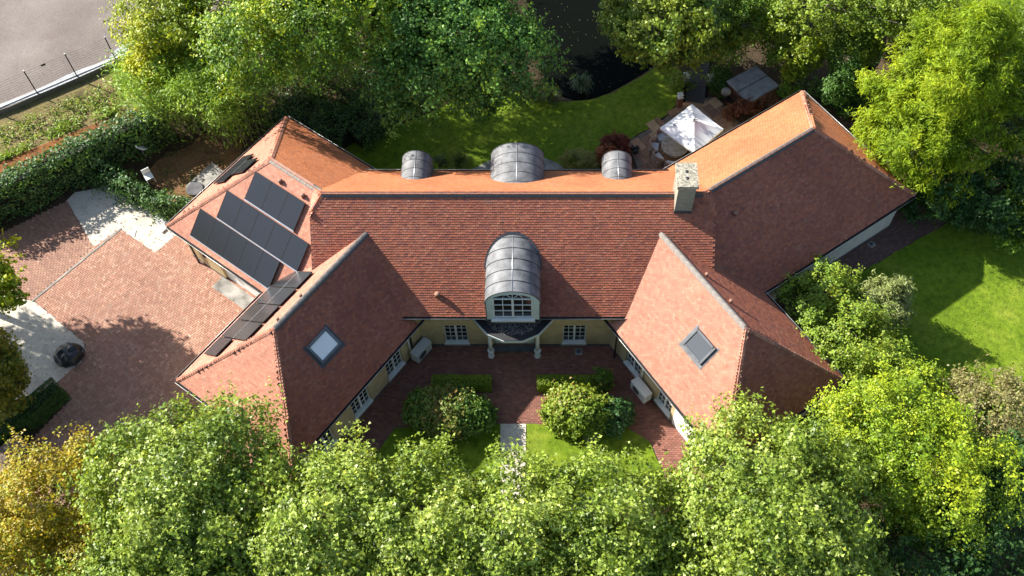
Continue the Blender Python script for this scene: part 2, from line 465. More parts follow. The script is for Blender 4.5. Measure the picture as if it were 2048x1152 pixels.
SIDE_PATH = [(11.21,-2.31),(12.18,-0.07),(19.75,5.37),(20.80,4.11),(22.85,3.93),(19.09,1.71),(15.49,-0.47),(14.07,-2.31)]
def paving(name, poly, pattern, ang, pal, w, cut=()):
    """a mortar bed with every brick laid on it as real geometry, joined into one part"""
    base = sheet(name, poly, 0.0, 'mortar', 0.1)
    xs = [p[0] for p in poly]; ys = [p[1] for p in poly]
    cx, cy = (min(xs) + max(xs)) / 2, (min(ys) + max(ys)) / 2
    rad = math.hypot(max(xs) - min(xs), max(ys) - min(ys)) / 2
    n = int(rad / w) + 4
    if pattern == 'herringbone':
        k, mm = np.meshgrid(np.arange(-n, n), np.arange(-n // 2 - 2, n // 2 + 3))
        k = k.ravel(); mm = mm.ravel()
        hx, hy = k + 2 * mm, k - 2 * mm
        c = np.concatenate([np.stack([hx + 1.0, hy + .5], 1), np.stack([hx + .5, hy + 2.0], 1)])
        half = np.concatenate([np.tile([1.0, .5], (len(k), 1)), np.tile([.5, 1.0], (len(k), 1))])
    else:
        i, j = np.meshgrid(np.arange(-n // 2 - 2, n // 2 + 3), np.arange(-n, n))
        i = i.ravel(); j = j.ravel()
        c = np.stack([i * 2.0 + (j % 2), j + .5], 1); half = np.tile([1.0, .5], (len(i), 1))
    c = c * w; half = half * w - 0.005
    ca, sa = math.cos(ang), math.sin(ang)
    wx = cx + c[:, 0] * ca - c[:, 1] * sa; wy = cy + c[:, 0] * sa + c[:, 1] * ca
    keep = in_poly(wx, wy, poly)
    for q in cut: keep &= ~in_poly(wx, wy, q)
    wx, wy, half = wx[keep], wy[keep], half[keep]; nb = len(wx)
    h = 0.012 + rng.uniform(-.003, .003, nb)
    def corner(sx, sy, z, inset):
        lx = sx * (half[:, 0] - inset); ly = sy * (half[:, 1] - inset)
        return np.stack([wx + lx * ca - ly * sa, wy + lx * sa + ly * ca, z + rng.uniform(-.0015, .0015, nb)], 1)
    top = [corner(a, b, h, .004) for a, b in ((-1, -1), (1, -1), (1, 1), (-1, 1))]
    bot = [corner(a, b, 0 * h - .004, 0) for a, b in ((-1, -1), (1, -1), (1, 1), (-1, 1))]
    faces = [np.stack(top, 1)] + [np.stack([bot[i], bot[(i + 1) % 4], top[(i + 1) % 4], top[i]], 1) for i in range(4)]
    V = np.concatenate(faces, 0)
    pal = np.array(pal); col = (pal[rng.integers(0, len(pal), nb)] * .6 + pal.mean(0) * .4) * rng.uniform(.9, 1.1, (nb, 1))
    col[rng.random(nb) < .05] *= 1.28
    o = new_obj('paving_bricks', np_mesh('paving_bricks', V, 4, np.tile(col, (5, 1)), 'paver'), base)
    tag(o, kind='stuff')
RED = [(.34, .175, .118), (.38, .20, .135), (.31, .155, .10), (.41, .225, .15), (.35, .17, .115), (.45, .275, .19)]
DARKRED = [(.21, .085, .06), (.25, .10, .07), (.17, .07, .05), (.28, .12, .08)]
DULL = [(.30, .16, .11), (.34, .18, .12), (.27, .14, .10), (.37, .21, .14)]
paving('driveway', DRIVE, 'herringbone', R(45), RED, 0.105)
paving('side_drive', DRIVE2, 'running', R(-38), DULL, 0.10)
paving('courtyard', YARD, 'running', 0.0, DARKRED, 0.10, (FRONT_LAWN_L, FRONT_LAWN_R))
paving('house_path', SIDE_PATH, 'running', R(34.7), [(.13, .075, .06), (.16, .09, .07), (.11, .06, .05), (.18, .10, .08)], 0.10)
sheet('sand_yard', [(-23.05,4.68),(-22.76,5.22),(-21.18,5.63),(-20.27,4.99),(-18.27,3.96),(-17.08,2.58),(-17.90,1.53),(-19.94,2.97),(-21.05,1.86)], 0.008, 'sand', 0.05, 0, 0.03)
sheet('gravel_yard', [(-27.76,-1.26),(-24.96,-0.92),(-23.28,-1.23),(-20.29,-3.52),(-20.14,-4.50),(-21.21,-5.81),(-22.76,-6.49),(-26.18,-6.49)], 0.008, 'sand', 0.05, 0, 0.03)
a = Vector((-23.31,-1.29,0.00)); b = Vector((-19.89,2.97,0.00)); d = (b - a).normalized(); n = Vector((-d.y, d.x, 0)) * .045
MB().prism([tuple((a + n).xy), tuple((b + n).xy), tuple((b - n).xy), tuple((a - n).xy)], -.1, .03).build('drive_kerb', 'concrete', kind='structure')

# ------------------------------------------------------------------ the house
house = thing('house', 'large yellow brick house with five red tiled roof wings', 'house')
ZE = 2.8
WING = dict(LR=(-10.805, 2.231, 144.245, 4.093, 3.946, 6.513), RR=(13.612, 3.992, 34.695, 4.0, 4.03, 6.513),
            LF=(-9.730, -6.017, 234.536, 3.354, 3.427, 5.839), RF=(9.651, -5.961, -55.786, 3.350, 3.400, 5.839))
SIDE = dict(LR=1, RR=-1, LF=-1, RF=1)
MX, MY, MZE, MZR = 8.77, 4.008, 3.339, 6.992       # the main range: half length, half width, eaves, ridge
MT = (MZR - MZE) / MY
def wing_axes(w):
    ax, ay, an, hw, hp, z = WING[w]
    d = np.array([math.cos(R(an)), math.sin(R(an)), 0.]); nA = np.array([-d[1], d[0], 0.]) * SIDE[w]
    return np.array([ax, ay, 0.]), d, nA, hw, hp, z
def wing_planes(w, x, y):
    A, d, nA, hw, hp, z = wing_axes(w)
    s = (x - A[0]) * d[0] + (y - A[1]) * d[1]; t = (x - A[0]) * nA[0] + (y - A[1]) * nA[1]
    k = (z - ZE) / hw
    return ZE + (hw - t) * k, ZE + (hw + t) * k, ZE + (hp - s) * (z - ZE) / hp, s
INNER = dict(LR=7.5, RR=10.5, LF=6.2, RF=6.2)
def wing_h(w, x, y):
    a, b, e, s = wing_planes(w, x, y)
    h = np.minimum(np.minimum(a, b), e)
    ok = (h > ZE - .02) & (s > -INNER[w])
    if w in ('LR', 'RR'): ok &= (abs(x) > MX - .03) | (y > 0)      # on the front side they stop at the gables
    return np.where(ok, h, -9)
def main_planes(x, y):
    return MZE + (y + MY) * MT, MZE + (MY - y) * MT, 6.35 + (x + MX) * 1.1, 6.35 + (MX - x) * 1.1
def main_h(x, y):
    h = np.minimum.reduce(main_planes(x, y))
    return np.where((h > MZE - .02) & (abs(x) < MX), h, -9)
TILE_DIM = np.array([(.295, .095, .056), (.35, .126, .070), (.255, .083, .054), (.37, .145, .083), (.325, .102, .057), (.215, .078, .062), (.355, .108, .054)])  # darker palette for slopes turned from the sun: shade put into the colour
TILE_LIT = np.array([(.385, .164, .104), (.425, .192, .123), (.355, .145, .09), (.455, .217, .142), (.395, .169, .108)])  # paler pink for sunlit slopes and the wing hips: sunlight put into the colour
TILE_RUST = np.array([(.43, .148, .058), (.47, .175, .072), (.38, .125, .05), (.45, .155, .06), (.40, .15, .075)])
GAUGE, TW = 0.108, 0.165
def tiles(parent, o, e, up, n, smin, smax, tmax, keep, pal):
    rows = int(tmax / GAUGE) + 1
    ns = int((smax - smin) / TW) + 2
    r, i = np.meshgrid(np.arange(rows), np.arange(ns), indexing='ij')
    r = r.ravel(); i = i.ravel()
    s = smin + (i + .5 * (r % 2)) * TW; t = r * GAUGE
    C = o + np.outer(s + TW / 2, e) + np.outer(t + GAUGE * .5, up)
    k = keep(C[:, 0], C[:, 1], C[:, 2])
    s, t, C = s[k], t[k], C[k]; nb = len(s)
    h0 = .033 + rng.uniform(-.004, .004, nb); h1 = .013
    g = .004; ta = t + rng.uniform(-.006, .006, nb)
    def P(ss, tt, hh): return o + np.outer(ss, e) + np.outer(tt, up) + np.outer(hh, n)
    a = P(s + g, ta, h0); b = P(s + TW - g, ta, h0 + rng.uniform(-.003, .003, nb))
    c = P(s + TW - g, t + GAUGE * 1.12, 0 * t + h1); dd = P(s + g, t + GAUGE * 1.12, 0 * t + h1)
    a0 = P(s + g, ta, 0 * t); b0 = P(s + TW - g, ta, 0 * t)
    # keep the winding so that faces point outwards
    if np.dot(np.cross(e, up), n) > 0: Q = [np.stack([a, b, c, dd], 1), np.stack([a0, b0, b, a], 1)]
    else: Q = [np.stack([dd, c, b, a], 1), np.stack([a, b, b0, a0], 1)]
    col = (pal[rng.integers(0, len(pal), nb)] * .55 + pal.mean(0) * .45) * rng.uniform(.9, 1.1, (nb, 1))
    dark = rng.random(nb) < .015
    col[dark] *= .8
    ob = new_obj('roof_tiles', np_mesh('roof_tiles', np.concatenate(Q), 4, np.tile(col, (2, 1)), 'tile'), parent)
    tag(ob, kind='stuff')
def others(skip, x, y):
    h = np.full(np.shape(x), -9.0)
    for w in WING:
        if w != skip: h = np.maximum(h, wing_h(w, x, y))
    if skip != 'M': h = np.maximum(h, main_h(x, y))
    return h
ridge_mesh = {}
def ridge_line(parent, p0, p1, mat, flip=False):
    """saddle-shaped ridge tiles, one object each, laid end to end"""
    p0, p1 = Vector(p0), Vector(p1)
    L = (p1 - p0).length; n = max(1, round(L / 0.36)); step = L / n
    key = (mat, round(step, 3))
    if key not in ridge_mesh:
        m = MB(); prof = [(-.15, -.125), (-.135, -.10), (-.07, -.04), (0, -.012), (.07, -.04), (.135, -.10), (.15, -.125)]
        v = []
        for x, g in ((0, 1.0), (step - .015, 1.0), (step - .015, .85), (step + .02, .85)):
            v += [(x, y, z + .05 * g + .015) for y, z in prof]
        f = []
        for k in range(3):
            for j in range(6): f.append((k * 7 + j, (k + 1) * 7 + j, (k + 1) * 7 + j + 1, k * 7 + j + 1))
        m.add(v, f, False); ridge_mesh[key] = m.mesh('ridge_tile', mat)
    d = (p1 - p0).normalized(); ang = math.atan2(d.y, d.x)
    for k in range(n):
        o = new_obj('ridge_tile', ridge_mesh[key], parent)
        o.location = p0 + d * step * k; o.rotation_euler = (random.uniform(-.02, .02), -math.asin(d.z), ang)
random.seed(3)
def hip_line(parent, p0, p1, pal):
    """overlapping bonnet tiles up a hip, joined into one part"""
    p0, p1 = Vector(p0), Vector(p1)
    L = (p1 - p0).length; n = int(L / .17); d = (p1 - p0).normalized()
    side = d.cross(Vector((0, 0, 1))).normalized(); upv = side.cross(d).normalized()
    V = []; C = []
    for k in range(n):
        q = p0 + d * (L * k / n); h0, h1 = .075, .05; wd = .115
        j = random.uniform(.8, 1.2); c = pal[random.randrange(len(pal))] * j
        e = d * .21
        l0 = q - side * wd - upv * .045 + upv * h0 * .6; m0 = q + upv * h0; r0 = q + side * wd - upv * .045 + upv * h0 * .6
        l1 = l0 + e - upv * .03; m1 = m0 + e - upv * .03; r1 = r0 + e - upv * .03
        bl, bm, br = q - side * wd - upv * .06, q, q + side * wd - upv * .06
        for quad in ((l0, m0, m1, l1), (m0, r0, r1, m1), (bl, bm, m0, l0), (bm, br, r0, m0)):
            V += [tuple(x) for x in quad]; C.append(tuple(c))
    tag(new_obj('hip_tiles', np_mesh('hip_tiles', np.array(V), 4, np.array(C), 'tile'), parent), kind='stuff')
def gutter_line(parent, p0, p1, out):
    """half-round gutter with a pale outer bead"""
    p0, p1, out = Vector(p0), Vector(p1), Vector(out)
    m = MB(); v = []; f = []
    prof = [(.0, .0), (.015, -.07), (.06, -.10), (.11, -.07), (.125, .005), (.11, .005), (.06, -.06), (.02, .0)]
    for p in (p0, p1):
        v += [p + out * a + Vector((0, 0, b - .02)) for a, b in prof]
    k = len(prof)
    for j in range(k): f.append((j, (j + 1) % k, k + (j + 1) % k, k + j))
    f += [tuple(range(k)), tuple(range(2 * k - 1, k - 1, -1))]
    m.add(v, f)
    g = m.build('gutter', 'gutter', parent)
    MB().tube([p0 + out * .128 + Vector((0, 0, -.01)), p1 + out * .128 + Vector((0, 0, -.01))], .014, 6).build('gutter_bead', 'zinc_edge', parent)
def poly_obj(name, faces, mat, parent):
    m = MB()
    for f in faces: m.add(f, [tuple(range(len(f)))])
    return m.build(name, mat, parent)

def wing_roof(w, palA, palB, palE, ridge_mat, clip=None):
    A, d, nA, hw, hp, z = wing_axes(w)
    dz = np.array([0, 0, 1.])
    L = INNER[w]
    ra = A + dz * z; ri = A - d * L + dz * z
    ca = A + d * hp + nA * hw + dz * ZE; cb = A + d * hp - nA * hw + dz * ZE
    ia = A - d * L + nA * hw + dz * ZE; ib = A - d * L - nA * hw + dz * ZE
    lo = -dz * .012
    # inner end of the deck follows the clip so nothing shows through the main range
    roof = poly_obj('roof', [[tuple(x + lo) for x in q] for q in ((ca, ra, cb),)], 'deck', house)
    roof.name = 'wing_roof'
    pitch = np.array([0, 0, z - ZE])
    for nn, c0, L0, run, pal, which in ((nA, ca, L + hp, hw, palA, 0), (-nA, cb, L + hp, hw, palB, 1), (d, ca, 2 * hw, hp, palE, 2)):
        e = -d if which < 2 else -nA
        up = (-nn * run + pitch); sl = np.linalg.norm(up); up = up / sl
        n = np.cross(e, up); n = n if n[2] > 0 else -n
        def keep(x, y, zz, which=which):
            pl = wing_planes(w, x, y)
            k = np.ones(x.shape, bool)
            for j in range(3):
                if j != which: k &= pl[j] > zz - .07
            k &= zz > others(w, x, y) - .10
            k &= pl[3] > -L
            if clip: k &= clip(x, y, which)
            return k
        tiles(roof, c0 - n * .002, e, up, n, -.05, L0, sl, keep, pal)
    return roof, ra, ri, ca, cb, ia, ib
# rear wings end against the gables of the main range on the front side
clipL = lambda x, y, which: (x < -MX + .03) | ((which == 1) & (y > 0))
clipR = lambda x, y, which: (x > MX - .03) | ((which == 1) & (y > 0))
roofs = {}
for w, pa, pb, pe, rm, cl in (('LR', TILE_LIT, TILE_RUST, TILE_LIT, 'ridge_pale', clipL), ('RR', TILE_DIM, TILE_RUST, TILE_RUST, 'ridge', clipR),  # right rear end slope takes the orange palette to make up for weak sun
                              ('LF', TILE_LIT, TILE_DIM, TILE_LIT, 'ridge', None), ('RF', TILE_DIM, TILE_LIT, TILE_DIM, 'ridge_pale', None)):
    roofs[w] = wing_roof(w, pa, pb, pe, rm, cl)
    roof, ra, ri, ca, cb, ia, ib = roofs[w]
    A, d, nA, hw, hp, z = wing_axes(w)
    # decking strips under the side tiles, cut where the wing meets the next roof
    for nn, c0, inner in ((nA, ca, 0), (-nA, cb, 1)):
        e = -d; V = []
        up = (-nn * hw + np.array([0, 0, z - ZE])); n = np.cross(e, up); n = n if n[2] > 0 else -n; n = n / np.linalg.norm(n)
        steps = 60
        S = np.linspace(0, hp + INNER[w], steps + 1); T = np.linspace(0, 1, 25)
        for i in range(steps):
            for j in range(24):
                q = [c0 + e * s + up * t - n * .012 for s, t in ((S[i], T[j]), (S[i + 1], T[j]), (S[i + 1], T[j + 1]), (S[i], T[j + 1]))]
                cc = sum(q) / 4
                pl = wing_planes(w, cc[0], cc[1])
                if pl[2] < cc[2] - .06: continue
                if cc[2] < others(w, np.array([cc[0]]), np.array([cc[1]]))[0] - .25: continue
                if cl and not cl(cc[0], cc[1], inner): continue
                V += [tuple(x) for x in (q if np.dot(np.cross(q[1] - q[0], q[2] - q[0]), n) > 0 else q[::-1])]
        new_obj('roof_deck', np_mesh('roof_deck', np.array(V), 4, None, 'deck'), roof)
    # ridge as far as it stays above the main range
    ks = np.linspace(0, INNER[w], 400); pts = ra[None] - np.outer(ks, d)
    vis = main_h(pts[:, 0], pts[:, 1]) < z + .02
    kmax = ks[np.argmin(vis)] if not vis.all() else INNER[w]
    ridge_line(roof, ra, ra - d * kmax, rm)
    hip_line(roof, ca + (ra - ca) * .005, ra, TILE_LIT)
    hip_line(roof, cb + (ra - cb) * .005, ra, TILE_LIT)
    gutter_line(roof, ca, cb, d)
# side gutters, only where the eaves are free
def eave_pt(w, side, s):
    A, d, nA, hw, hp, z = wing_axes(w)
    return A + d * (hp - s) + (nA if side == 'A' else -nA) * hw + np.array([0, 0, ZE])
for w, side, s1 in (('LR', 'A', 9.1), ('LR', 'B', 7.8), ('RR', 'A', 13.0), ('RR', 'B', 12.2), ('LF', 'A', 8.0), ('LF', 'B', 10.9), ('RF', 'A', 8.2), ('RF', 'B', 10.9)):
    nA = wing_axes(w)[2] * (1 if side == 'A' else -1)
    gutter_line(roofs[w][0], eave_pt(w, side, 0), eave_pt(w, side, s1), nA)

# main range roof
mroof = poly_obj('main_roof', [[(-MX, -MY, MZE - .012), (MX, -MY, MZE - .012), (MX, -.7, 6.34), (8.19, 0, MZR - .012), (-8.19, 0, MZR - .012), (-MX, -.7, 6.34)],
                              [(MX, MY, MZE - .012), (-MX, MY, MZE - .012), (-MX, .7, 6.34), (-8.19, 0, MZR - .012), (8.19, 0, MZR - .012), (MX, .7, 6.34)],
                              [(-MX, -.7, 6.34), (-8.19, 0, MZR - .012), (-MX, .7, 6.34)], [(MX, .7, 6.34), (8.19, 0, MZR - .012), (MX, -.7, 6.34)],
                              [(-MX, -MY, MZE - .03), (-MX, -.7, 6.32), (-MX, .7, 6.32), (-MX, MY, MZE - .03)],
                              [(MX, MY, MZE - .03), (MX, .7, 6.32), (MX, -.7, 6.32), (MX, -MY, MZE - .03)]], 'deck', house)
def keepM(which):
    def keep(x, y, zz):
        pl = main_planes(x, y); k = abs(x) < MX + .02
        for j in range(4):
            if j != which: k &= pl[j] > zz - .06
        k &= zz > others('M', x, y) - .10
        # openings of the dormers
        return k
    return keep
sl = math.hypot(MY, MZR - MZE)
upf = np.array([0, MY, MZR - MZE]) / sl; upr = np.array([0, -MY, MZR - MZE]) / sl
tiles(mroof, np.array([-MX, -MY, MZE]), np.array([1., 0, 0]), upf, np.array([0, -upf[2], upf[1]]), 0, 2 * MX, sl, keepM(0), TILE_DIM)
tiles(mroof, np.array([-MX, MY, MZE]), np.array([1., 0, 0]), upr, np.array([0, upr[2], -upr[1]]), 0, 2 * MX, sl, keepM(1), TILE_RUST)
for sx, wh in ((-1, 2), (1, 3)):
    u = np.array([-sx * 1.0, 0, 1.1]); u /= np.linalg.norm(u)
    tiles(mroof, np.array([sx * MX, -.8, 6.35]), np.array([0, 1., 0]), u, np.array([sx * u[2], 0, abs(u[0])]), 0, 1.6, .95, keepM(wh), TILE_LIT if sx < 0 else TILE_DIM)
    for sy in (-1, 1): hip_line(mroof, (sx * MX, sy * .7, 6.35), (sx * 8.19, 0, MZR), TILE_DIM)
ridge_line(mroof, (-8.19, 0, MZR), (8.19, 0, MZR), 'ridge')
gutter_line(mroof, (-6.3, -MY, MZE), (-1.2, -MY, MZE), (0, -1, 0))
gutter_line(mroof, (1.2, -MY, MZE), (6.3, -MY, MZE), (0, -1, 0))
gutter_line(mroof, (-7.2, MY, MZE), (7.4, MY, MZE), (0, 1, 0))

# walls: local x along the wall, z up, y inwards
def wall(o, ang, L, H, opens, thick=0.3, mat='yellow_brick', name='wall', plinth=True):
    """o is the left end of the outer face seen from outside"""
    m = MB()
    xs = sorted(set([0, L] + [v for q in opens for v in q[:2]]))
    for a, b in zip(xs, xs[1:]):
        mid = (a + b) / 2; op = [q for q in opens if q[0] < mid < q[1]]
        if not op: m.box(a, b, 0, thick, 0, H)
        else:
            _, _, z0, z1 = op[0]
            if z0 > 0.02: m.box(a, b, 0, thick, 0, z0)
            if H - z1 > 0.02: m.box(a, b, 0, thick, z1, H)
    w = m.build(name, mat, house); w.location = o; w.rotation_euler = (0, 0, ang)
    if plinth:
        xs2 = [0] + [v for q in opens if q[2] < .25 for v in q[:2]] + [L]
        for a, b in zip(xs2[::2], xs2[1::2]): MB().box(a, b, -.012, .1, .001, .16).build('plinth', 'plinth', w)
    return w
def window(wl, x0, x1, z0, z1, nx=4, nz=4, fmat='white_paint'):
    """casement pair with glazing bars, standing in the reveal of a wall"""
    m = MB(); y = .10; fw = .055
    m.box(x0, x0 + fw, y, y + .08, z0, z1); m.box(x1 - fw, x1, y, y + .08, z0, z1)
    m.box(x0 + fw, x1 - fw, y, y + .08, z0, z0 + fw); m.box(x0 + fw, x1 - fw, y, y + .08, z1 - fw, z1)
    c = (x0 + x1) / 2
    m.box(c - .05, c + .05, y - .012, y + .08, z0 + fw, z1 - fw)
    for h0, h1 in ((x0 + fw, c - .05), (c + .05, x1 - fw)):
        for k in range(1, nx // 2):
            x = h0 + (h1 - h0) * k / (nx // 2); m.box(x - .014, x + .014, y + .01, y + .05, z0 + fw, z1 - fw)
        for k in range(1, nz):
            z = z0 + fw + (z1 - z0 - 2 * fw) * k / nz; m.box(h0, h1, y + .013, y + .047, z - .014, z + .014)
    w = m.build('window', fmat, house); w.location = wl.location; w.rotation_euler = wl.rotation_euler
    for h0, h1 in ((x0 + fw, c - .05), (c + .05, x1 - fw)):
        MB().box(h0, h1, y + .03, y + .036, z0 + fw, z1 - fw).build('pane', 'glass', w)
    MB().box(x0 - .04, x1 + .04, -.07, y - .002, z0 - .07, z0 - .002).box(x0 - .02, x1 + .02, -.03, y - .004, z0 - .001, z0 + .045).build('sill', fmat, w)
    MB().box(x0 - .07, x1 + .07, -.05, .02, z0 - .24, z0 - .075).build('sill_stone', 'stone_sill', w)
    return w
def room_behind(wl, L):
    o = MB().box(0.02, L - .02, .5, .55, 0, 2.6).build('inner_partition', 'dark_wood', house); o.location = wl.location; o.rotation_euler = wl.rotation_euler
SB = .32
# main front wall
wm = wall((-5.35, -MY + SB, 0), 0, 10.7, 3.25, [(2.13, 3.21, .3, 1.93), (4.4, 6.3, .02, 2.35), (7.59, 8.66, .3, 1.93)])
window(wm, 2.13, 3.21, .3, 1.93); window(wm, 7.59, 8.66, .3, 1.93); room_behind(wm, 10.7)
# wing walls: for side B of LF the outer corner lies at small s
def wing_wall(w, side, s0, s1, opens, **kw):
    A, d, nA, hw, hp, z = wing_axes(w)
    n = nA if side == 'A' else -nA
    P = lambda s: A + d * (hp - s) + n * (hw - SB)
    # walking with the outside on the right hand side: left end seen from outside
    e = -d; left = np.cross(n, [0, 0, 1.])         # direction to the right seen from outside is up x n
    right = np.cross([0, 0, 1.], n)
    if np.dot(right, e) > 0: o = P(s0); f = lambda a, b: (a - s0, b - s0)
    else: o = P(s1); f = lambda a, b: (s1 - b, s1 - a)
    wl = wall(tuple(o), math.atan2(right[1], right[0]), s1 - s0, ZE - .06, [(*f(a, b), c, dd) for a, b, c, dd in opens], **kw)
    return wl, f
def wing_end(w):
    A, d, nA, hw, hp, z = wing_axes(w)
    right = np.cross([0, 0, 1.], d)
    o = A + d * (hp - SB) - right * (hw - SB - .31)
    return wall(tuple(o), math.atan2(right[1], right[0]), 2 * (hw - SB) - .62, ZE - .06, [])
ws = [(1.38, 2.44, .34, 1.93), (3.74, 4.86, .34, 1.93), (6.10, 7.17, .34, 1.93)]
wl, f = wing_wall('LF', 'B', SB, 9.3, ws)
for q in ws: window(wl, *f(q[0], q[1]), .34, 1.93)
room_behind(wl, 8.9)
ws = [(3.66, 4.68, .34, 1.93), (5.94, 7.0, .34, 1.93)]
wr, f = wing_wall('RF', 'B', 3.45, 9.3, ws)
for q in ws: window(wr, *f(q[0], q[1]), .34, 1.93)
room_behind(wr, 5.8)
wing_wall('RF', 'B', SB, 3.45, [], mat='wall_white', name='white_wall', plinth=False)  # this stretch of the wall is plain white instead of brick
wing_wall('LF', 'A', SB, 9.0, []); wing_wall('RF', 'A', SB, 9.0, [])
wing_wall('RR', 'A', SB, 13.5, [], mat='pale_wall', name='pale_wall'); wing_wall('RR', 'B', SB, 13.0, [])
wing_wall('LR', 'B', SB, 9.0, [])
wg, f = wing_wall('LR', 'A', SB, 10.0, [(2.6, 5.2, .02, 2.2), (5.7, 8.3, .02, 2.2)])
for q in ((2.6, 5.2), (5.7, 8.3)):
    a, b = f(*q); m = MB()
    for k in range(8): m.box(a + .02, b - .02, .12, .16, .03 + k * .27, .03 + k * .27 + .255)
    g = m.build('garage_door', 'white_paint', house); g.location = wg.location; g.rotation_euler = wg.rotation_euler
for w in ('LR', 'RR', 'LF', 'RF'): wing_end(w)
wall((6.9, MY - SB, 0), math.pi, 13.6, 3.25, [])
# concrete apron in front of the garage
A, d, nA, hw, hp, z = wing_axes('LR')
q = [A + d * (hp - s) + nA * t for s, t in ((2.3, hw - SB), (9.6, hw - SB), (9.6, hw + .42), (2.3, hw + .42))]
sheet('garage_apron', [(p[0], p[1]) for p in q], 0.02, 'concrete', 0.1)

# front porch: canopy, columns, door
cv = [(-1.87, -3.69), (-1.16, -4.56), (-.43, -4.90), (.42, -4.90), (1.15, -4.56), (1.88, -3.69)]
canopy = MB().prism(cv, 2.52, 2.70).build('porch_canopy', 'sage_paint', house)
def shrink(k, dy=0): return [(x * k, -3.70 + (y + 3.69) * k) for x, y in cv]
MB().prism(shrink(.975), 2.702, 2.74).build('canopy_roof', 'bitumen', canopy)
m = MB()
for k in range(1500):
    x, y = random.uniform(-1.4, 1.4), random.uniform(-4.75, -3.74)
    if not in_poly(np.array([x]), np.array([y]), shrink(.76))[0]: continue
    r = random.uniform(.016, .034); z = 2.742 + r * .4
    m.add([(x - r, y, z), (x, y - r, z), (x + r, y, z), (x, y + r, z), (x, y, z + r * .8)], [(0, 1, 4), (1, 2, 4), (2, 3, 4), (3, 0, 4)])
tag(m.build('pebbles', 'pebble', canopy), kind='stuff')
for sx in (-1, 1):
    c = MB()
    c.lathe([(.085, .62), (.088, 1.2), (.080, 2.2), (.078, 2.38), (.11, 2.40), (.12, 2.50)], 16, (sx * 1.08, -4.24, 0))
    o = c.build('porch_column', 'white_paint', house)
    hexp = lambda r: [(sx * 1.08 + r * math.cos(math.pi * k / 3), -4.24 + r * math.sin(math.pi * k / 3)) for k in range(6)]
    MB().prism(hexp(.16), .0, .10).prism(hexp(.13), .101, .54).prism(hexp(.17), .541, .61).build('pedestal', 'white_paint', o)
m = MB().box(-.93, .93, -3.58, -3.52, .03, 2.34)
door = m.build('front_door', 'sage_paint', house)
m = MB()
for x0, x1 in ((-.9, -.52), (-.46, -.02), (.02, .46), (.52, .9)): m.box(x0 + .05, x1 - .05, -3.60, -3.585, .5, 2.1)
m.build('pane', 'glass', door)
MB().tube([(-.06, -3.64, 1.0), (-.06, -3.64, 1.25)], .015, 6).build('handle', 'alu', door)
MB().box(-1.0, 1.0, -4.05, -3.70, .016, .05).build('door_step', 'plinth', house)

# barrel dormers: sheets of lead with rolled seams
def barrel(name, cx, hw, spring, rise, yf, yb, nsheet, zfun, front):
    """half-elliptical vault from yf (open end) to where it dives into the roof"""
    root = new_obj(name, None, house); root.empty_display_size = .2
    th = [math.pi * k / 24 for k in range(25)]
    arc = lambda r: [(cx + (hw + r) * math.cos(t), spring + (rise + r) * math.sin(t)) for t in th]
    ys = np.linspace(yf, yb, nsheet + 1)
    for k in range(nsheet):
        m = MB(); v = []
        for y, r in ((ys[k], .012), (ys[k + 1], .0)):
            v += [(x, y, z) for x, z in arc(r)]
            v += [(x, y, z) for x, z in arc(r - .03)]
        f = []
        for j in range(24):
            q = (j, j + 1, 50 + j + 1, 50 + j); f.append(q if front < 0 else q[::-1])
        m.add(v, f, True)
        # end cap edge
        f2 = []
        for j in range(24):
            q = (j, 25 + j, 25 + j + 1, j + 1); f2.append(q if front < 0 else q[::-1])
        m.add(v, f2)
        m.build('lead_sheet', 'lead', root)
        m = MB(); m.tube([(x, ys[k] + .01 * -front, z) for x, z in arc(.016)], .013, 5, False); m.build('seam_roll', 'lead_seam', root)
    MB().tube([(cx, ys[0], spring + rise + .01), (cx, ys[-1], spring + rise + .0)], .016, 6).build('ridge_roll', 'alu', root)
    # cheeks below the springing
    y0, y1 = min(yf, yb), max(yf, yb)
    for sx in (-1, 1):
        xa, xb = sorted((cx + sx * (hw - .004), cx + sx * (hw - .05)))
        MB().box(xa, xb, y0 + .012, y1 - .01, zfun, spring + .02).build('cheek', 'lead', root)
    return root, arc
dm, arc = barrel('front_dormer', 0.02, 1.19, 4.78, 1.03, -4.22, -.9, 6, 3.3, -1)
pts = [(x, z) for x, z in arc(-.005)]
def arch_front(name, cx, hw, spring, rise, zb, y, ih, parent, mat):
    """arched fascia with an arched opening"""
    th = [math.pi * k / 24 for k in range(25)]
    out = [(cx + hw, zb)] + [(cx + hw * math.cos(t), spring + rise * math.sin(t)) for t in th] + [(cx - hw, zb)]
    iw, ir, isz, iz = ih
    inn = [(cx + iw, iz)] + [(cx + iw * math.cos(t), isz + ir * math.sin(t)) for t in th] + [(cx - iw, iz)]
    k = len(out); v = []
    for yy in (y, y + .09): v += [(a, yy, b) for a, b in out] + [(a, yy, b) for a, b in inn]
    f = []
    for j in range(k - 1):
        f += [(j + 1, j, k + j, k + j + 1), (2 * k + j, 2 * k + j + 1, 3 * k + j + 1, 3 * k + j), (k + j, k + j + 1, 3 * k + j + 1, 3 * k + j)[::-1], (j, j + 1, 2 * k + j + 1, 2 * k + j)]
    f += [(0, k - 1, 2 * k - 1, k), ]
    m = MB(); m.add(v, f)
    return m.build(name, mat, parent)
fr = arch_front('dormer_front', .02, 1.185, 4.78, 1.02, 3.42, -4.20, (.86, .42, 5.12, 3.52), dm, 'sage_paint')
m = MB(); cx = .02; y = -4.17
for x0, x1 in ((-.86, -.80), (.80, .86), (-.05, .05)): m.box(cx + x0, cx + x1, y, y + .07, 3.52, 5.12)
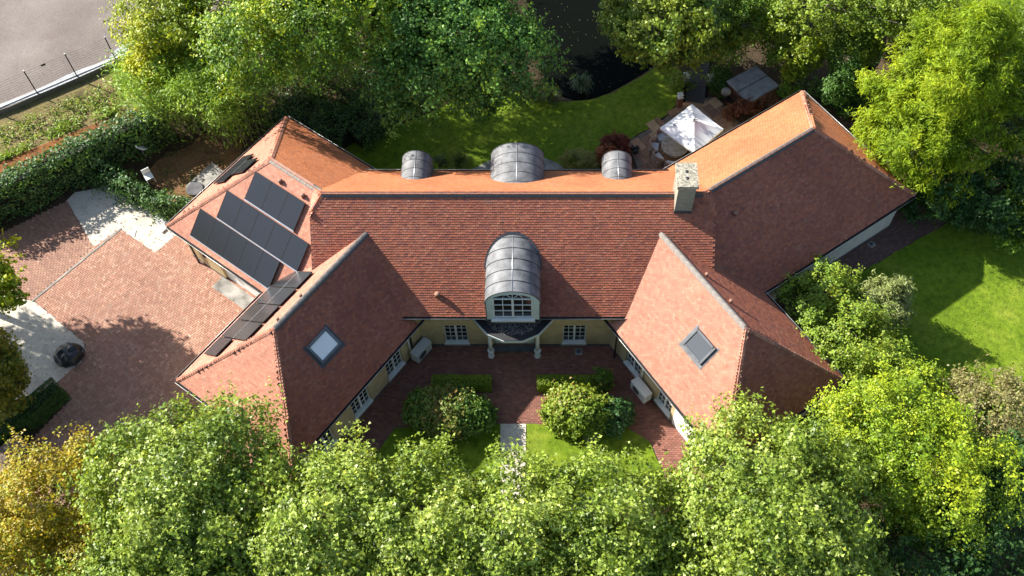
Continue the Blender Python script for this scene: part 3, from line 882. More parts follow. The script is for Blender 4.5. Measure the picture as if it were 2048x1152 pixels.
for z0, z1 in ((3.52, 3.60), (5.06, 5.13)):
    for x0, x1 in ((-.80, -.05), (.05, .80)): m.box(cx + x0, cx + x1, y, y + .07, z0, z1)
for sx in (-1, 1):
    m.box(cx + sx * .425 - .016, cx + sx * .425 + .016, y + .012, y + .05, 3.60, 5.06)
    for z in (4.09, 4.58): m.box(cx + min(sx * .05, sx * .80), cx + max(sx * .05, sx * .80), y + .015, y + .047, z - .016, z + .016)
    m.tube([(cx + sx * .42, y + .02, 5.12), (cx + sx * .41, y + .02, 5.26), (cx + sx * .33, y + .02, 5.40), (cx + sx * .26, y + .02, 5.46)], .016, 6)
    m.tube([(cx + sx * .02, y + .02, 5.14), (cx + sx * .26, y + .02, 5.46)], .016, 6)
m.box(cx - .016, cx + .016, y + .012, y + .05, 5.13, 5.53)
dw = m.build('dormer_window', 'white_paint', dm)
MB().add([(cx + .88 * math.cos(math.pi * k / 16), y + .05, 5.1 + .44 * math.sin(math.pi * k / 16)) for k in range(17)] + [(cx - .88, y + .05, 3.5), (cx + .88, y + .05, 3.5)], [tuple(range(18, -1, -1))]).build('pane', 'glass', dm)
MB().box(cx - .95, cx + .95, -4.32, -4.17, 3.40, 3.50).build('sill', 'white_paint', dm)
MB().box(cx - 1.0, cx + 1.0, -4.28, -4.02, 3.22, 3.395).build('sill_apron', 'lead', dm)
for nm, c, hw, spring, rise, yb, ns in (('rear_dormer', -4.62, .70, 4.18, .69, 2.05, 4), ('rear_dormer', .13, 1.24, 4.45, 1.00, 1.3, 5), ('rear_dormer', 4.82, .70, 4.18, .69, 2.05, 4)):
    r, arc2 = barrel(nm, c, hw, spring, rise, 4.06, yb, ns, 3.35, 1)
    MB().add([(x, 3.98, z) for x, z in arc2(-.02)] + [(c - hw + .02, 3.98, 3.3), (c + hw - .02, 3.98, 3.3)], [tuple(range(27))]).build('dormer_front', 'cream_paint', r)
# deck under the front dormer valley: lead flashing round the barrel
m = MB()
for k in range(24):
    t0, t1 = math.pi * k / 24, math.pi * (k + 1) / 24
    q = []
    for t, rr in ((t0, 0), (t1, 0), (t1, .075), (t0, .075)):
        x = .02 + (1.19 + rr) * math.cos(t); z = 4.78 + (1.03 + rr) * math.sin(t)
        yy = (z - MZE) / MT - MY
        q.append((x, yy - .03, z + .035))
    m.add(q, [(0, 1, 2, 3)])
m.build('flashing', 'lead_seam', dm)

# chimney
cx0, cx1, cy0, cy1 = 6.98, 7.72, -.64, .50
ch = MB().box(cx0, cx1, cy0, cy1, 5.9, 8.22).build('chimney', 'chimney_brick', house)
MB().box(cx0 - .06, cx1 + .06, cy0 - .05, cy1 + .05, 8.221, 8.25).box(cx0 - .07, cx1 + .09, cy0 - .06, cy1 + .06, 8.255, 8.42).build('chimney_cap', 'cap_stone', ch)
for yy in (-.25, .10): MB().lathe([(.085, 8.30), (.085, 8.424)], 14, ((cx0 + cx1) / 2, yy, 0)).build('flue', 'gutter', ch)
MB().box(cx0 - .012, cx1 + .012, cy0 - .014, cy1 - .2, 6.0, 6.62).build('chimney_flashing', 'lead_seam', ch)
# roof vents
def roof_vent(parent, P, r=.09, h=.28):
    MB().lathe([(r, 0), (r, h * .6), (r * 1.25, h * .65), (r * 1.2, h * .9), (r * .5, h)], 12).build('roof_vent', 'clay_vent', parent).location = P
def slope_frame(w, side):
    A, d, nA, hw, hp, z = wing_axes(w)
    if side == 'E': n, e, o, run = d, -nA, A + d * hp + nA * hw, hp
    else:
        n = nA if side == 'A' else -nA; e = -d; o = A + d * hp + n * hw; run = hw
    o = o + np.array([0, 0, ZE]); up = -n * run + np.array([0, 0, z - ZE]); up /= np.linalg.norm(up)
    nn = np.cross(e, up); nn = nn if nn[2] > 0 else -nn
    return o, e, up, nn
def slope_pt(w, side, s, t, h=0):
    o, e, up, n = slope_frame(w, side); return o + e * s + up * t + n * h
def slope_matrix(w, side, s, t, h):
    o, e, up, n = slope_frame(w, side); p = o + e * s + up * t + n * h
    x, yv = (e, up) if np.dot(np.cross(e, up), n) > 0 else (-e, up)
    M = Matrix(((x[0], yv[0], n[0], p[0]), (x[1], yv[1], n[1], p[1]), (x[2], yv[2], n[2], p[2]), (0, 0, 0, 1)))
    return M
roof_vent(mroof, Vector((-3.3, -3.35, MZE + .66 * MT)), .10, .30)
for s, t in ((4.9, 4.85), (6.25, 4.85)): roof_vent(roofs['LR'][0], Vector(slope_pt('LR', 'A', s, t)), .08, .26)
for s, t in ((6.41, 3.96), (4.82, 3.95)): roof_vent(roofs['RF'][0], Vector(slope_pt('RF', 'A', s, t)), .07, .24)
for s, t in ((3.9, 4.2), (5.3, 4.2)): roof_vent(roofs['LF'][0], Vector(slope_pt('LF', 'A', s, t)), .06, .2)
roof_vent(roofs['RR'][0], Vector(slope_pt('RR', 'A', 9.4, 3.9)), .10, .2)
# roof windows
def roof_window(w, side, s0, s1, t0, t1, glass):
    cs, ct = (s0 + s1) / 2, (t0 + t1) / 2; a, b = (s1 - s0) / 2, (t1 - t0) / 2
    M = slope_matrix(w, side, cs, ct, .0)
    m = MB(); fw = .12
    m.box(-a, -a + fw, -b, b, 0, .13, None, .02); m.box(a - fw, a, -b, b, 0, .13, None, .02)
    m.box(-a + fw, a - fw, -b, -b + fw, 0, .125, None, .02); m.box(-a + fw, a - fw, b - fw, b, 0, .15, None, .02)
    o = m.build('roof_window', 'grey_metal', house); o.matrix_world = M
    p = MB().box(-a + fw, a - fw, -b + fw, b - fw, .02, .09).build('pane', glass, o)
    MB().box(-a - .12, a + .12, -b - .16, -b - .002, .012, .04).box(-a - .11, -a - .002, -b, b + .08, .012, .038).box(a + .002, a + .11, -b, b + .08, .012, .038).build('flashing', 'lead_seam' if glass == 'blind_glass' else 'lead', o)
roof_window('LF', 'B', 3.83, 5.05, 2.0, 3.02, 'blind_glass')
roof_window('RF', 'B', 3.64, 4.88, 2.0, 3.0, 'smoke_glass')
# downpipes
m = MB().tube([(-4.66, -4.3, 2.5), (-4.66, -4.3, 0.02)], .045, 8); m.build('downpipe', 'gutter', house)
m = MB().tube([(4.66, -4.3, 2.5), (4.66, -4.3, 0.02)], .045, 8); m.build('downpipe', 'gutter', house)
def wall_pt(w, side, s, off, z):
    A, d, nA, hw, hp, zz = wing_axes(w); n = nA if side == 'A' else -nA
    p = A + d * (hp - s) + n * (hw - SB + off); return Vector((p[0], p[1], z))
m = MB().tube([wall_pt('LF', 'B', 7.62, -.05, 1.95), wall_pt('LF', 'B', 7.62, .06, 1.9), wall_pt('LF', 'B', 7.62, .07, .85)], .045, 8); m.build('conduit', 'white_paint', house)
m = MB().tube([wall_pt('RF', 'B', 5.72, -.05, 1.75), wall_pt('RF', 'B', 5.72, .07, 1.7), wall_pt('RF', 'B', 5.72, .07, .8)], .045, 8); m.build('conduit', 'white_paint', house)
# timber post and bracket at the garage corner
m = MB().tube([wall_pt('LR', 'A', .8, .1, 0), wall_pt('LR', 'A', .8, .1, 2.6)], .05, 6); m.build('downpipe', 'gutter', house)
m = MB(); p = wall_pt('LR', 'A', 1.9, .16, 1.75); m.lathe([(.05, -.15), (.09, -.1), (.09, .1), (.03, .16)], 8, p); m.build('wall_lantern', 'dark_metal', house)

# ------------------------------------------------------------------ solar panels
pm = {}
def panel_meshes():
    a, b = .497, .697
    m = MB(); m.box(-a, -a + .022, -b, b, -.02, .02).box(a - .022, a, -b, b, -.02, .02).box(-a + .022, a - .022, -b, -b + .022, -.02, .02).box(-a + .022, a - .022, b - .022, b, -.02, .02)
    pm['frame'] = m.mesh('frame', 'dark_metal')
    pm['glass'] = MB().box(-a + .022, a - .022, -b + .022, b - .022, -.015, .014).mesh('glass', 'solar')
    pm['rail'] = MB().box(-a - .008, a + .008, -b - .05, -b - .002, -.06, .016).mesh('rail', 'alu')
    pm['bracket'] = MB().box(-.3, -.26, -b + .05, b - .05, -.09, -.021).box(.26, .3, -b + .05, b - .05, -.09, -.021).mesh('bracket', 'dark_metal')
panel_meshes()
ORD = ['first', 'second', 'third', 'fourth', 'fifth']
def solar(w, side, s, t, label, group):
    o = tag(new_obj('solar_panel', None), label, 'solar panel', group)
    o.matrix_world = slope_matrix(w, side, s, t, .135)
    for k in ('frame', 'glass', 'rail', 'bracket'): new_obj(k, pm[k], o)
for row, t, s0, n, nm in ((0, 1.04, 2.0, 5, 'bottom'), (1, 2.52, 3.0, 5, 'middle'), (2, 4.03, 4.03, 3, 'top')):
    for k in range(n):
        solar('LR', 'A', s0 + k * 1.0, t, 'black solar panel, %s from the left in the %s row of the large roof array' % (ORD[k], nm), 'large solar array')
for k, (s, t, nm) in enumerate(((3.3, 1.55, 'lower'), (4.3, 1.55, 'upper'), (3.8, 3.0, 'inner'))):
    solar('LR', 'E', s, t, 'black solar panel on the steep end slope by the hedge, the %s one of three' % ('nearest', 'farthest', 'highest')[k], 'end slope solar panels')
for k in range(5):
    solar('LF', 'A', 2.02 + k * 1.04, 1.22, 'black solar panel, %s from the eave corner in the lower row above the driveway' % ORD[k], 'driveway side solar panels')
for k in range(4):
    solar('LF', 'A', 3.06 + k * 1.04, 2.66, 'black solar panel, %s from the eave corner in the upper row above the driveway' % ORD[k], 'driveway side solar panels')

# ------------------------------------------------------------------ foliage
LEAF = {
    'oval': np.array([(0, 0, 0), (.30, .42, .07), (0, 1, 0), (-.30, .42, .07)], float),
    'blade': np.array([(0, 0, 0), (.10, .45, .03), (0, 1, -.06), (-.10, .45, .03)], float),
    'lobed': np.array([(0, 0, 0), (.52, .30, .06), (.17, .50, .0), (0, 1.02, -.04), (-.17, .50, 0), (-.52, .30, .06)], float),
    'tri': np.array([(0, 0, 0), (.34, .55, .05), (0, 1, 0), (-.34, .55, .05)], float),
}
FOL = np.array([1.10, 1.25, 0.85])       # how pale the foliage is as a whole
def unit(v): return v / (np.linalg.norm(v, axis=-1, keepdims=True) + 1e-9)
def leaf_mesh(name, P, Nn, size, leaf, cols, mat, lean=None):
    T = LEAF[leaf]; k = len(T); n = len(P)
    Nn = unit(Nn)
    r = rng.normal(size=(n, 3))
    if lean is not None: r = r * .6 + lean
    Y = unit(r - (r * Nn).sum(1, keepdims=True) * Nn); X = np.cross(Y, Nn)
    sz = (size * rng.uniform(.65, 1.3, n))[:, None, None]
    V = P[:, None] + sz * (T[None, :, 0, None] * X[:, None] + (T[None, :, 1, None] - .5) * Y[:, None] + T[None, :, 2, None] * Nn[:, None])
    return np_mesh(name, V, k, cols, mat)
def sphere_dirs(n): return unit(rng.normal(size=(n, 3)))
def pick(pal, n, puff=None, mixw=.5):
    """a colour for each leaf, part by clump and part by leaf"""
    pal = np.array(pal); i = rng.random(n)
    if puff is not None: i = (i * (1 - mixw) + puff * mixw)
    x = np.clip(i, 0, .999) * (len(pal) - 1); a = x.astype(int); f = (x - a)[:, None]
    return (pal[a] * (1 - f) + pal[a + 1] * f) * rng.uniform(.62, 1.34, (n, 1)) * FOL
def lump(P, f, seed):
    """cheap smooth noise, about -1 to 1"""
    r = np.random.default_rng(seed); out = 0
    for k in range(6):
        w = r.normal(size=3) * f; out = out + np.sin(P @ w + r.uniform(0, 6.28))
    return out / 3.0
def crown(blobs, pr, leaf, size, nleaf, pal, mat='leaf', upw=.45, rnd=.55, lean=None, low=-.45, per=13, gap=-.22, amp=.17):
    """blobs: (centre, radii, weight). Leafy twigs spread over and through each blob, thinned so that gaps open between boughs."""
    Ps, Ns, Cs = [], [], []
    tot = sum(b[1][0] * b[1][1] + b[1][0] * b[1][2] for b in blobs); seed = int(rng.integers(1 << 30))
    for c, r, npf in blobs:
        c = np.array(c, float); r = np.array(r, float)
        nt = int(nleaf / per * (r[0] * r[1] + r[0] * r[2]) / tot * 2.1)
        d = sphere_dirs(nt * 2); d = d[d[:, 2] > low][:nt]; nt = len(d)
        deep = rng.random(nt) < .3
        rad = np.where(deep, rng.uniform(.45, .85, nt), 1 - np.abs(rng.normal(size=nt)) * .10)
        k1 = 1.6 / max(.5, r.mean() * .35)
        rad = rad * (1 + amp * lump(d * r, k1, seed) + amp * .95 * lump(d * r, k1 * 2.3, seed + 1))
        base = c + d * r * rad[:, None]
        keep = (lump(base, 1.7 / pr ** .5, seed + 2) + .22 * rng.normal(size=nt)) > gap
        d, base = d[keep], base[keep]; nt = len(d)
        td = unit(d * .75 + np.array([0, 0, .45]) + rng.normal(size=(nt, 3)) * .45)
        L = pr * rng.uniform(.5, 1.25, nt) * np.where(rng.random(nt) < .1, 1.8, 1.0)
        hue = np.clip(.46 + .38 * lump(base, 1.3, seed + 3) + rng.normal(size=nt) * .2, 0, 1)
        idx = np.repeat(np.arange(nt), rng.integers(per // 2, per + per // 2, nt)); n = len(idx)
        u = rng.uniform(-.1, 1.0, n)
        tip = np.where(u > .7, .16, -.04)  # twig ends shift to lighter, yellower hues: sunlit tips put into the leaf colour
        sp = pr * .30 * (1.05 - .6 * u)
        Ps.append(base[idx] + td[idx] * (L[idx] * u)[:, None] + rng.normal(size=(n, 3)) * sp[:, None])
        Ns.append(td[idx] * .35 + d[idx] * .5 + np.array([0, 0, upw]) + rng.normal(size=(n, 3)) * rnd)
        Cs.append(pick(pal, n, np.clip(hue[idx] + tip, 0, 1), .7))
    return leaf_mesh('crown', np.concatenate(Ps), np.concatenate(Ns), size, leaf, np.concatenate(Cs), mat, lean)
def trunk_mesh(base, top, r0, blobs, nb, bark='bark', seed=0):
    rr = random.Random(seed); m = MB()
    base, top = Vector(base), Vector(top)
    pts = [base.lerp(top, k / 5) + Vector((rr.uniform(-.1, .1), rr.uniform(-.1, .1), 0)) * (k > 0) for k in range(6)]
    m.tube(pts, [r0 * (1.25 if k == 0 else 1 - .13 * k) for k in range(6)], 9)
    for k in range(nb):
        c, r, _ = blobs[k % len(blobs)]
        a = rr.uniform(0, 6.28); el = rr.uniform(-.1, 1.1)
        tip = Vector(c) + Vector((math.cos(a) * math.cos(el) * r[0], math.sin(a) * math.cos(el) * r[1], math.sin(el) * r[2])) * rr.uniform(.7, .95)
        s = pts[rr.randrange(3, 6)]
        mid = s.lerp(tip, .5) + Vector((rr.uniform(-.3, .3), rr.uniform(-.3, .3), rr.uniform(0, .4)))
        m.tube([s, s.lerp(mid, .5) + Vector((0, 0, .1)), mid, mid.lerp(tip, .6), tip], [r0 * .45, r0 * .36, r0 * .26, r0 * .16, r0 * .06], 6, False)
    return m.mesh('trunk', bark)
def tree(name, label, cat, blobs, base, pr, leaf, size, nleaf, pal, group=None, mat='leaf', r0=.16, nb=8, bark='bark', **kw):
    base = (base[0], base[1], -.05)
    t = thing(name, label, cat, base, 0, group)
    me = crown([(tuple(np.array(c) - np.array(base)), r, n) for c, r, n in blobs], pr, leaf, size, nleaf, pal, mat, **kw)
    new_obj('crown', me, t)
    b0 = blobs[0]
    loc = [(tuple(np.array(c) - np.array(base)), r, n) for c, r, n in blobs]
    top = Vector(loc[0][0])
    new_obj('trunk', trunk_mesh((0, 0, 0), top, r0, loc, nb, bark, int(abs(base[0] * 37 + base[1] * 11))), t)
    return t
PLANE = [(.045, .075, .012), (.09, .13, .018), (.16, .205, .03), (.23, .265, .055), (.20, .24, .03), (.31, .34, .12), (.31, .30, .03)]
GREEN = [(.030, .065, .010), (.05, .10, .015), (.075, .13, .02), (.11, .16, .02)]
MID = [(.05, .10, .012), (.09, .15, .018), (.14, .19, .02), (.20, .22, .02)]
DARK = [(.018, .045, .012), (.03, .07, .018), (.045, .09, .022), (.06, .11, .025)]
GOLD = [(.07, .11, .01), (.16, .20, .012), (.30, .30, .014), (.46, .38, .015)]
LIME = [(.14, .20, .01), (.22, .28, .014), (.30, .34, .02), (.36, .36, .02)]
ORANGE = [(.12, .12, .012), (.22, .19, .014), (.36, .21, .012), (.22, .22, .02), (.36, .29, .02)]
BAMBOO = [(.13, .20, .03), (.20, .29, .05), (.28, .36, .08), (.24, .33, .04)]
IVY = [(.02, .055, .02), (.04, .09, .033), (.075, .135, .048), (.13, .19, .07)]
OLIVE = [(.12, .14, .06), (.20, .21, .10), (.28, .28, .14), (.16, .18, .06)]

# the row of plane trees along the front
for i, (c, r, lb) in enumerate((
        ((-11.54,-13.44,5.60), (3.6, 3.5, 2.8), 'leafy plane tree at the left end of the front row'),
        ((-6.45,-14.41,5.40), (2.5, 2.8, 2.5), 'plane tree below the left wing windows, second in the front row'),
        ((-3.06,-14.56,5.40), (2.5, 2.9, 2.5), 'plane tree left of the garden path, third in the front row'),
        ((0.37,-14.64,5.40), (2.5, 2.9, 2.5), 'plane tree standing across the end of the garden path'),
        ((3.61,-14.52,5.40), (2.35, 2.9, 2.5), 'plane tree right of the garden path, before the gap in the row'),
        ((9.61,-13.63,5.60), (3.5, 3.5, 2.8), 'leafy plane tree at the right end of the front row'))):
    k = r[0] / 3.0
    bl = [(c, r, int(70 * k * k)), ((c[0] + .3, c[1] - 1.6, c[2] - 1.0), (r[0] * .95, r[1] * .8, r[2] * .8), int(30 * k * k))]
    tree('plane_tree', lb, 'tree', bl, (c[0], c[1] - .4, 0), .55, 'lobed', .145, int(40000 * k * k), PLANE, 'front row of plane trees', 'leaf_gloss', .2, 12, 'bark_pale', upw=.4, rnd=.66, amp=.17, gap=-.36)
# a second rank shows at the bottom edge
for i, (c, rx) in enumerate((((-12.93,-17.56,4.60), 3.6), ((-4.54,-18.26,4.60), 3.6), ((3.00,-18.26,4.60), 3.6), ((10.99,-17.56,4.60), 3.4))):
    tree('plane_tree', ('plane tree at the bottom edge below the left end tree', 'plane tree at the bottom edge left of the middle', 'plane tree at the bottom edge right of the middle', 'plane tree at the bottom edge below the right end tree')[i], 'tree',
         [(c, (rx, 2.6, 2.4), 50)], (c[0], c[1], 0), .55, 'lobed', .145, 22000, PLANE, 'front row of plane trees', 'leaf_gloss', .2, 8, 'bark_pale', upw=.4, rnd=.66, amp=.17, gap=-.36)

def T(name, label, blobs, base, pr, leaf, size, n, pal, **kw): return tree(name, label, kw.pop('cat', 'tree'), blobs, base, pr, leaf, size, n, pal, **kw)
T('orange_tree', 'orange and gold autumn tree at the bottom left corner', [((-17.90,-13.11,4.20), (2.0, 2.2, 2.4), 50), ((-16.61,-11.24,4.40), (.7, .9, 1.5), 16), ((-18.94,-15.01,4.00), (2.2, 2.0, 2.2), 40), ((-15.46,-15.09,3.60), (1.4, 1.6, 2.0), 26)], (-19.93,-12.34,0.00), .42, 'oval', .12, 36000, ORANGE, nb=10)
T('golden_maple', 'tall yellow green maple beside the gravel lot', [((-17.37,12.22,5.00), (2.4, 2.2, 2.4), 60), ((-14.69,12.63,5.80), (2.2, 2.2, 2.2), 40), ((-18.36,10.48,3.40), (1.0, 1.1, 1.4), 16)], (-18.52,16.34,0.00), .50, 'oval', .15, 32000, GOLD, r0=.2, amp=.26)
T('mixed_tree', 'green tree with yellow tips behind the solar panel wing', [((-10.13,9.53,7.80), (2.9, 2.6, 3.0), 60), ((-12.66,8.55,6.50), (1.9, 1.9, 2.6), 30), ((-7.72,10.11,8.50), (2.5, 2.4, 3.0), 40), ((-11.31,13.29,9.00), (4.0, 3.2, 3.2), 50)], (-12.24,14.04,0.00), .52, 'oval', .15, 52000, [(.03, .065, .01), (.065, .125, .014), (.12, .19, .016), (.22, .27, .018), (.42, .39, .02)], r0=.2, gap=-.3, amp=.27)
T('maple_tree', 'broad dark green maple over the rear lawn', [((-3.32,9.99,6.20), (3.4, 3.2, 2.9), 90), ((-4.57,14.31,7.20), (4.0, 3.0, 2.8), 60), ((-3.88,17.58,8.50), (4.6, 3.4, 3.2), 60), ((-4.47,8.75,4.90), (2.6, 2.0, 2.0), 40), ((-2.13,9.15,3.00), (1.2, 1.0, 1.2), 14), ((-0.30,9.65,5.00), (1.8, 1.8, 2.2), 24)], (-3.33,14.79,0.00), .62, 'oval', .18, 74000, [(.03, .075, .018), (.06, .13, .028), (.10, .19, .04), (.16, .26, .05), (.30, .37, .02)], r0=.25, nb=12, gap=-.42, amp=.24)
T('round_tree', 'round crowned glossy tree left of the boardwalk', [((7.43,13.22,4.20), (2.7, 2.5, 2.3), 60), ((9.18,12.77,3.40), (1.4, 1.5, 1.6), 20)], (8.03,16.34,0.00), .48, 'oval', .18, 30000, [(.04, .08, .01), (.09, .14, .015), (.16, .20, .02), (.26, .27, .05)], mat='leaf_gloss')
T('laurel_bush', 'dense green bush behind the hot tub', [((12.58,15.05,2.60), (2.0, 1.6, 1.8), 34), ((14.36,14.16,2.00), (.9, 1.1, 1.5), 24), ((11.37,14.45,3.00), (1.2, 1.3, 1.6), 20), ((11.16,14.02,1.50), (.9, .9, 1.2), 12), ((14.49,12.99,1.30), (.8, .7, 1.1), 12)], (13.78,16.73,0.00), .42, 'oval', .15, 20000, MID, cat='bush')
T('yellow_shrub', 'small bright yellow shrub right of the hot tub', [((15.51,12.76,2.30), (.8, .8, .9), 14), ((14.91,12.17,1.40), (.5, .5, .7), 10)], (16.07,14.11,0.00), .28, 'oval', .13, 5000, GOLD, cat='shrub', r0=.06)
T('golden_conifer', 'large golden feathery conifer beside the rear right wing', [((20.63,6.87,5.20), (2.9, 2.7, 3.4), 110), ((21.90,8.55,7.00), (1.5, 1.6, 2.6), 50), ((19.50,4.95,3.80), (2.2, 1.9, 2.6), 70), ((18.54,6.67,3.60), (1.2, 1.3, 2.0), 36)], (22.95,9.70,0.00), .46, 'blade', .26, 72000, [(.08, .125, .010), (.155, .21, .012), (.235, .28, .018), (.30, .30, .016)], mat='needle', r0=.25, upw=.2, rnd=.5, lean=np.array([0, 0, .8]), amp=.26, gap=-.1)
T('acacia_tree', 'airy yellow green tree with bare branches at the top right', [((15.79,14.00,4.50), (2.4, 2.0, 2.0), 36), ((18.44,13.42,4.00), (2.2, 1.8, 2.0), 34), ((21.00,13.47,5.00), (2.2, 2.2, 2.4), 36)], (20.08,16.73,0.00), .44, 'oval', .15, 18000, [(.07, .11, .015), (.13, .18, .02), (.20, .24, .03), (.24, .26, .03)], nb=16, bark='bark_pale')
T('hazel_bush', 'broad green bush under the airy tree at the top right', [((20.87,14.54,1.80), (2.0, 1.8, 1.6), 30), ((22.39,16.03,2.20), (1.8, 1.8, 1.8), 24), ((20.70,17.02,2.00), (1.8, 1.5, 1.6), 24)], (22.16,17.12,0.00), .44, 'oval', .15, 16000, MID, cat='bush')
T('fir_sapling', 'pale green drooping fir over the stream', [((17.69,12.67,2.40), (1.2, 1.2, 1.5), 26)], (19.06,14.79,0.00), .34, 'blade', .24, 7000, [(.08, .13, .03), (.12, .18, .04), (.16, .22, .05)], mat='needle', upw=.3)
T('edge_tree', 'bright green tree cut by the right edge beside the conifer', [((25.21,7.93,4.00), (1.6, 2.2, 2.2), 30), ((24.99,4.36,3.00), (1.5, 2.4, 2.2), 30), ((26.10,10.67,5.00), (1.8, 2.0, 2.2), 26)], (27.84,9.36,0.00), .46, 'oval', .16, 15000, MID)
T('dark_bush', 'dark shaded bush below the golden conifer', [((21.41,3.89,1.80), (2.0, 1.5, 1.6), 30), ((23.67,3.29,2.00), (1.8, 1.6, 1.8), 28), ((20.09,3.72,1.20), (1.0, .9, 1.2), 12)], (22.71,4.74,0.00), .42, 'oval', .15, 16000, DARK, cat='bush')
T('elder_bush', 'yellowish green bush at the right edge by the side lawn', [((24.54,2.53,1.80), (1.3, 1.4, 1.6), 20)], (25.49,3.49,0.00), .40, 'oval', .15, 5500, MID, cat='bush')
T('cotoneaster', 'tall loose shrub against the front right wing', [((14.08,-2.38,2.00), (1.5, 1.4, 1.7), 26), ((14.84,-4.57,2.20), (2.0, 1.8, 1.9), 40), ((15.79,-5.97,2.00), (1.5, 1.3, 1.6), 24), ((12.87,-2.49,2.20), (.7, .7, 1.2), 9), ((14.55,-1.60,2.40), (.6, .6, 1.0), 8)], (15.30,-3.66,0.00), .40, 'oval', .13, 24000, [(.07, .11, .018), (.14, .20, .025), (.22, .27, .04), (.30, .29, .05)], cat='shrub', nb=14, r0=.1, amp=.28, gap=-.08)
T('willow_shrub', 'grey green willow shrub at the edge of the side lawn', [((17.02,-2.47,1.70), (1.05, 1.0, 1.35), 26)], (17.56,-2.17,0.00), .32, 'blade', .22, 9000, OLIVE, cat='shrub', r0=.07, lean=np.array([0, 0, .6]))
T('lime_tree', 'yellow green tree filling the lower right', [((15.14,-10.71,4.40), (2.8, 2.6, 2.6), 60), ((16.80,-12.04,4.60), (2.4, 2.4, 2.6), 50), ((15.08,-8.89,3.20), (1.2, 1.1, 1.6), 22), ((16.69,-8.66,3.20), (1.5, 1.2, 1.6), 22), ((17.48,-6.89,2.40), (.9, .8, 1.3), 10)], (17.40,-10.09,0.00), .44, 'oval', .12, 60000, [(.08, .13, .012), (.15, .21, .014), (.24, .28, .018), (.36, .35, .02)], r0=.2, nb=12, amp=.24, gap=-.12)
T('purple_shrub', 'dusky purple and green shrub at the right edge of the lawn', [((20.53,-8.40,2.60), (1.9, 1.7, 1.9), 40), ((19.59,-7.51,2.20), (1.0, 1.0, 1.4), 14)], (21.67,-7.73,0.00), .40, 'oval', .12, 12000, [(.08, .09, .03), (.15, .14, .06), (.22, .16, .10), (.20, .20, .06)], cat='shrub', nb=12, r0=.1)
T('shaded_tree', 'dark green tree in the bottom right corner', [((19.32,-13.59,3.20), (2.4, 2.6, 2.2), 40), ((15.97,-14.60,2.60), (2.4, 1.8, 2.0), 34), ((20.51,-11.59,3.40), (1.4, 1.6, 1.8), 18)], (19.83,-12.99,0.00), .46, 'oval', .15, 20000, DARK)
T('roadside_tree', 'yellow green tree reaching in from the left edge', [((-26.3, -.8, 6.0), (2.5, 2.0, 1.8), 40), ((-22.58,-3.51,5.60), (1.2, 1.0, 1.0), 10), ((-21.91,-2.05,5.50), (.45, .5, .5), 5), ((-21.33,-4.19,5.50), (.5, .5, .5), 5), ((-31.5, -.2, 7.0), (2.8, 2.2, 2.0), 40)], (-26.6, -1.2, 0), .46, 'oval', .20, 26000, GOLD, r0=.2)
T('drive_tree', 'dark green tree at the left edge beside the gravel yard', [((-26.0, -4.6, 6.2), (3.3, 2.6, 2.0), 50), ((-22.49,-6.76,3.60), (1.2, 1.4, 1.8), 34), ((-22.31,-6.70,2.00), (.9, 1.0, 1.4), 12)], (-25.11,-6.24,0.00), .46, 'oval', .18, 30000, [(.05, .07, .012), (.10, .13, .015), (.18, .16, .02), (.24, .18, .02)])
# bamboo thicket by the left rear wing
def bamboo(label, c, r, n, nl):
    b = (c[0], c[1], 0); t = thing('bamboo_clump', label, 'bamboo', b, 0, 'bamboo behind the house')
    m = MB(); P = []; D = []
    for k in range(n):
        a = random.uniform(0, 6.28); q = math.sqrt(random.random())
        x, y = math.cos(a) * q * r[0], math.sin(a) * q * r[1]
        h = r[2] * random.uniform(.75, 1.1); bx, by = x * .5 + random.uniform(-.4, .4), y * .5 + random.uniform(-.5, .2)
        pts = [(x, y, 0), (x + bx * .15, y + by * .15, h * .5), (x + bx * .5, y + by * .5, h * .85), (x + bx, y + by, h * .97)]
        m.tube(pts, [.022, .018, .012, .004], 5, False)
        for j in range(nl):
            u = random.uniform(.0, 1) ** .7; i = min(2, int(u * 3)); f = u * 3 - i
            p = Vector(pts[i]).lerp(Vector(pts[i + 1]), f)
            sp = .42 - .2 * u; P.append(tuple(p + Vector((random.gauss(0, sp), random.gauss(0, sp), random.gauss(0, .18)))))
    P = np.array(P); nn = rng.normal(size=P.shape) * .6 + np.array([0, 0, .7])
    new_obj('foliage', leaf_mesh('foliage', P, nn, .24, 'blade', pick(BAMBOO, len(P), None), 'leaf', np.array([0, 0, -.5])), t)
    new_obj('culms', m.mesh('culms', 'bark_pale'), t)
bamboo('pale bamboo thicket left of the solar panel wing', (-17.65,10.58,0.00), (2.2, 2.0, 4.6), 100, 190)
bamboo('fresh green bamboo overhanging the end of the solar panel wing', (-14.86,10.05,0.00), (2.0, 2.0, 4.6), 80, 170)
bamboo('bamboo fringe between the thicket and the fence', (-19.24,11.83,0.00), (1.4, 1.6, 3.4), 50, 130)
bamboo('darker bamboo spray leaning over the ivy bank', (-10.72,12.92,0.00), (1.8, 1.6, 4.2), 60, 150)

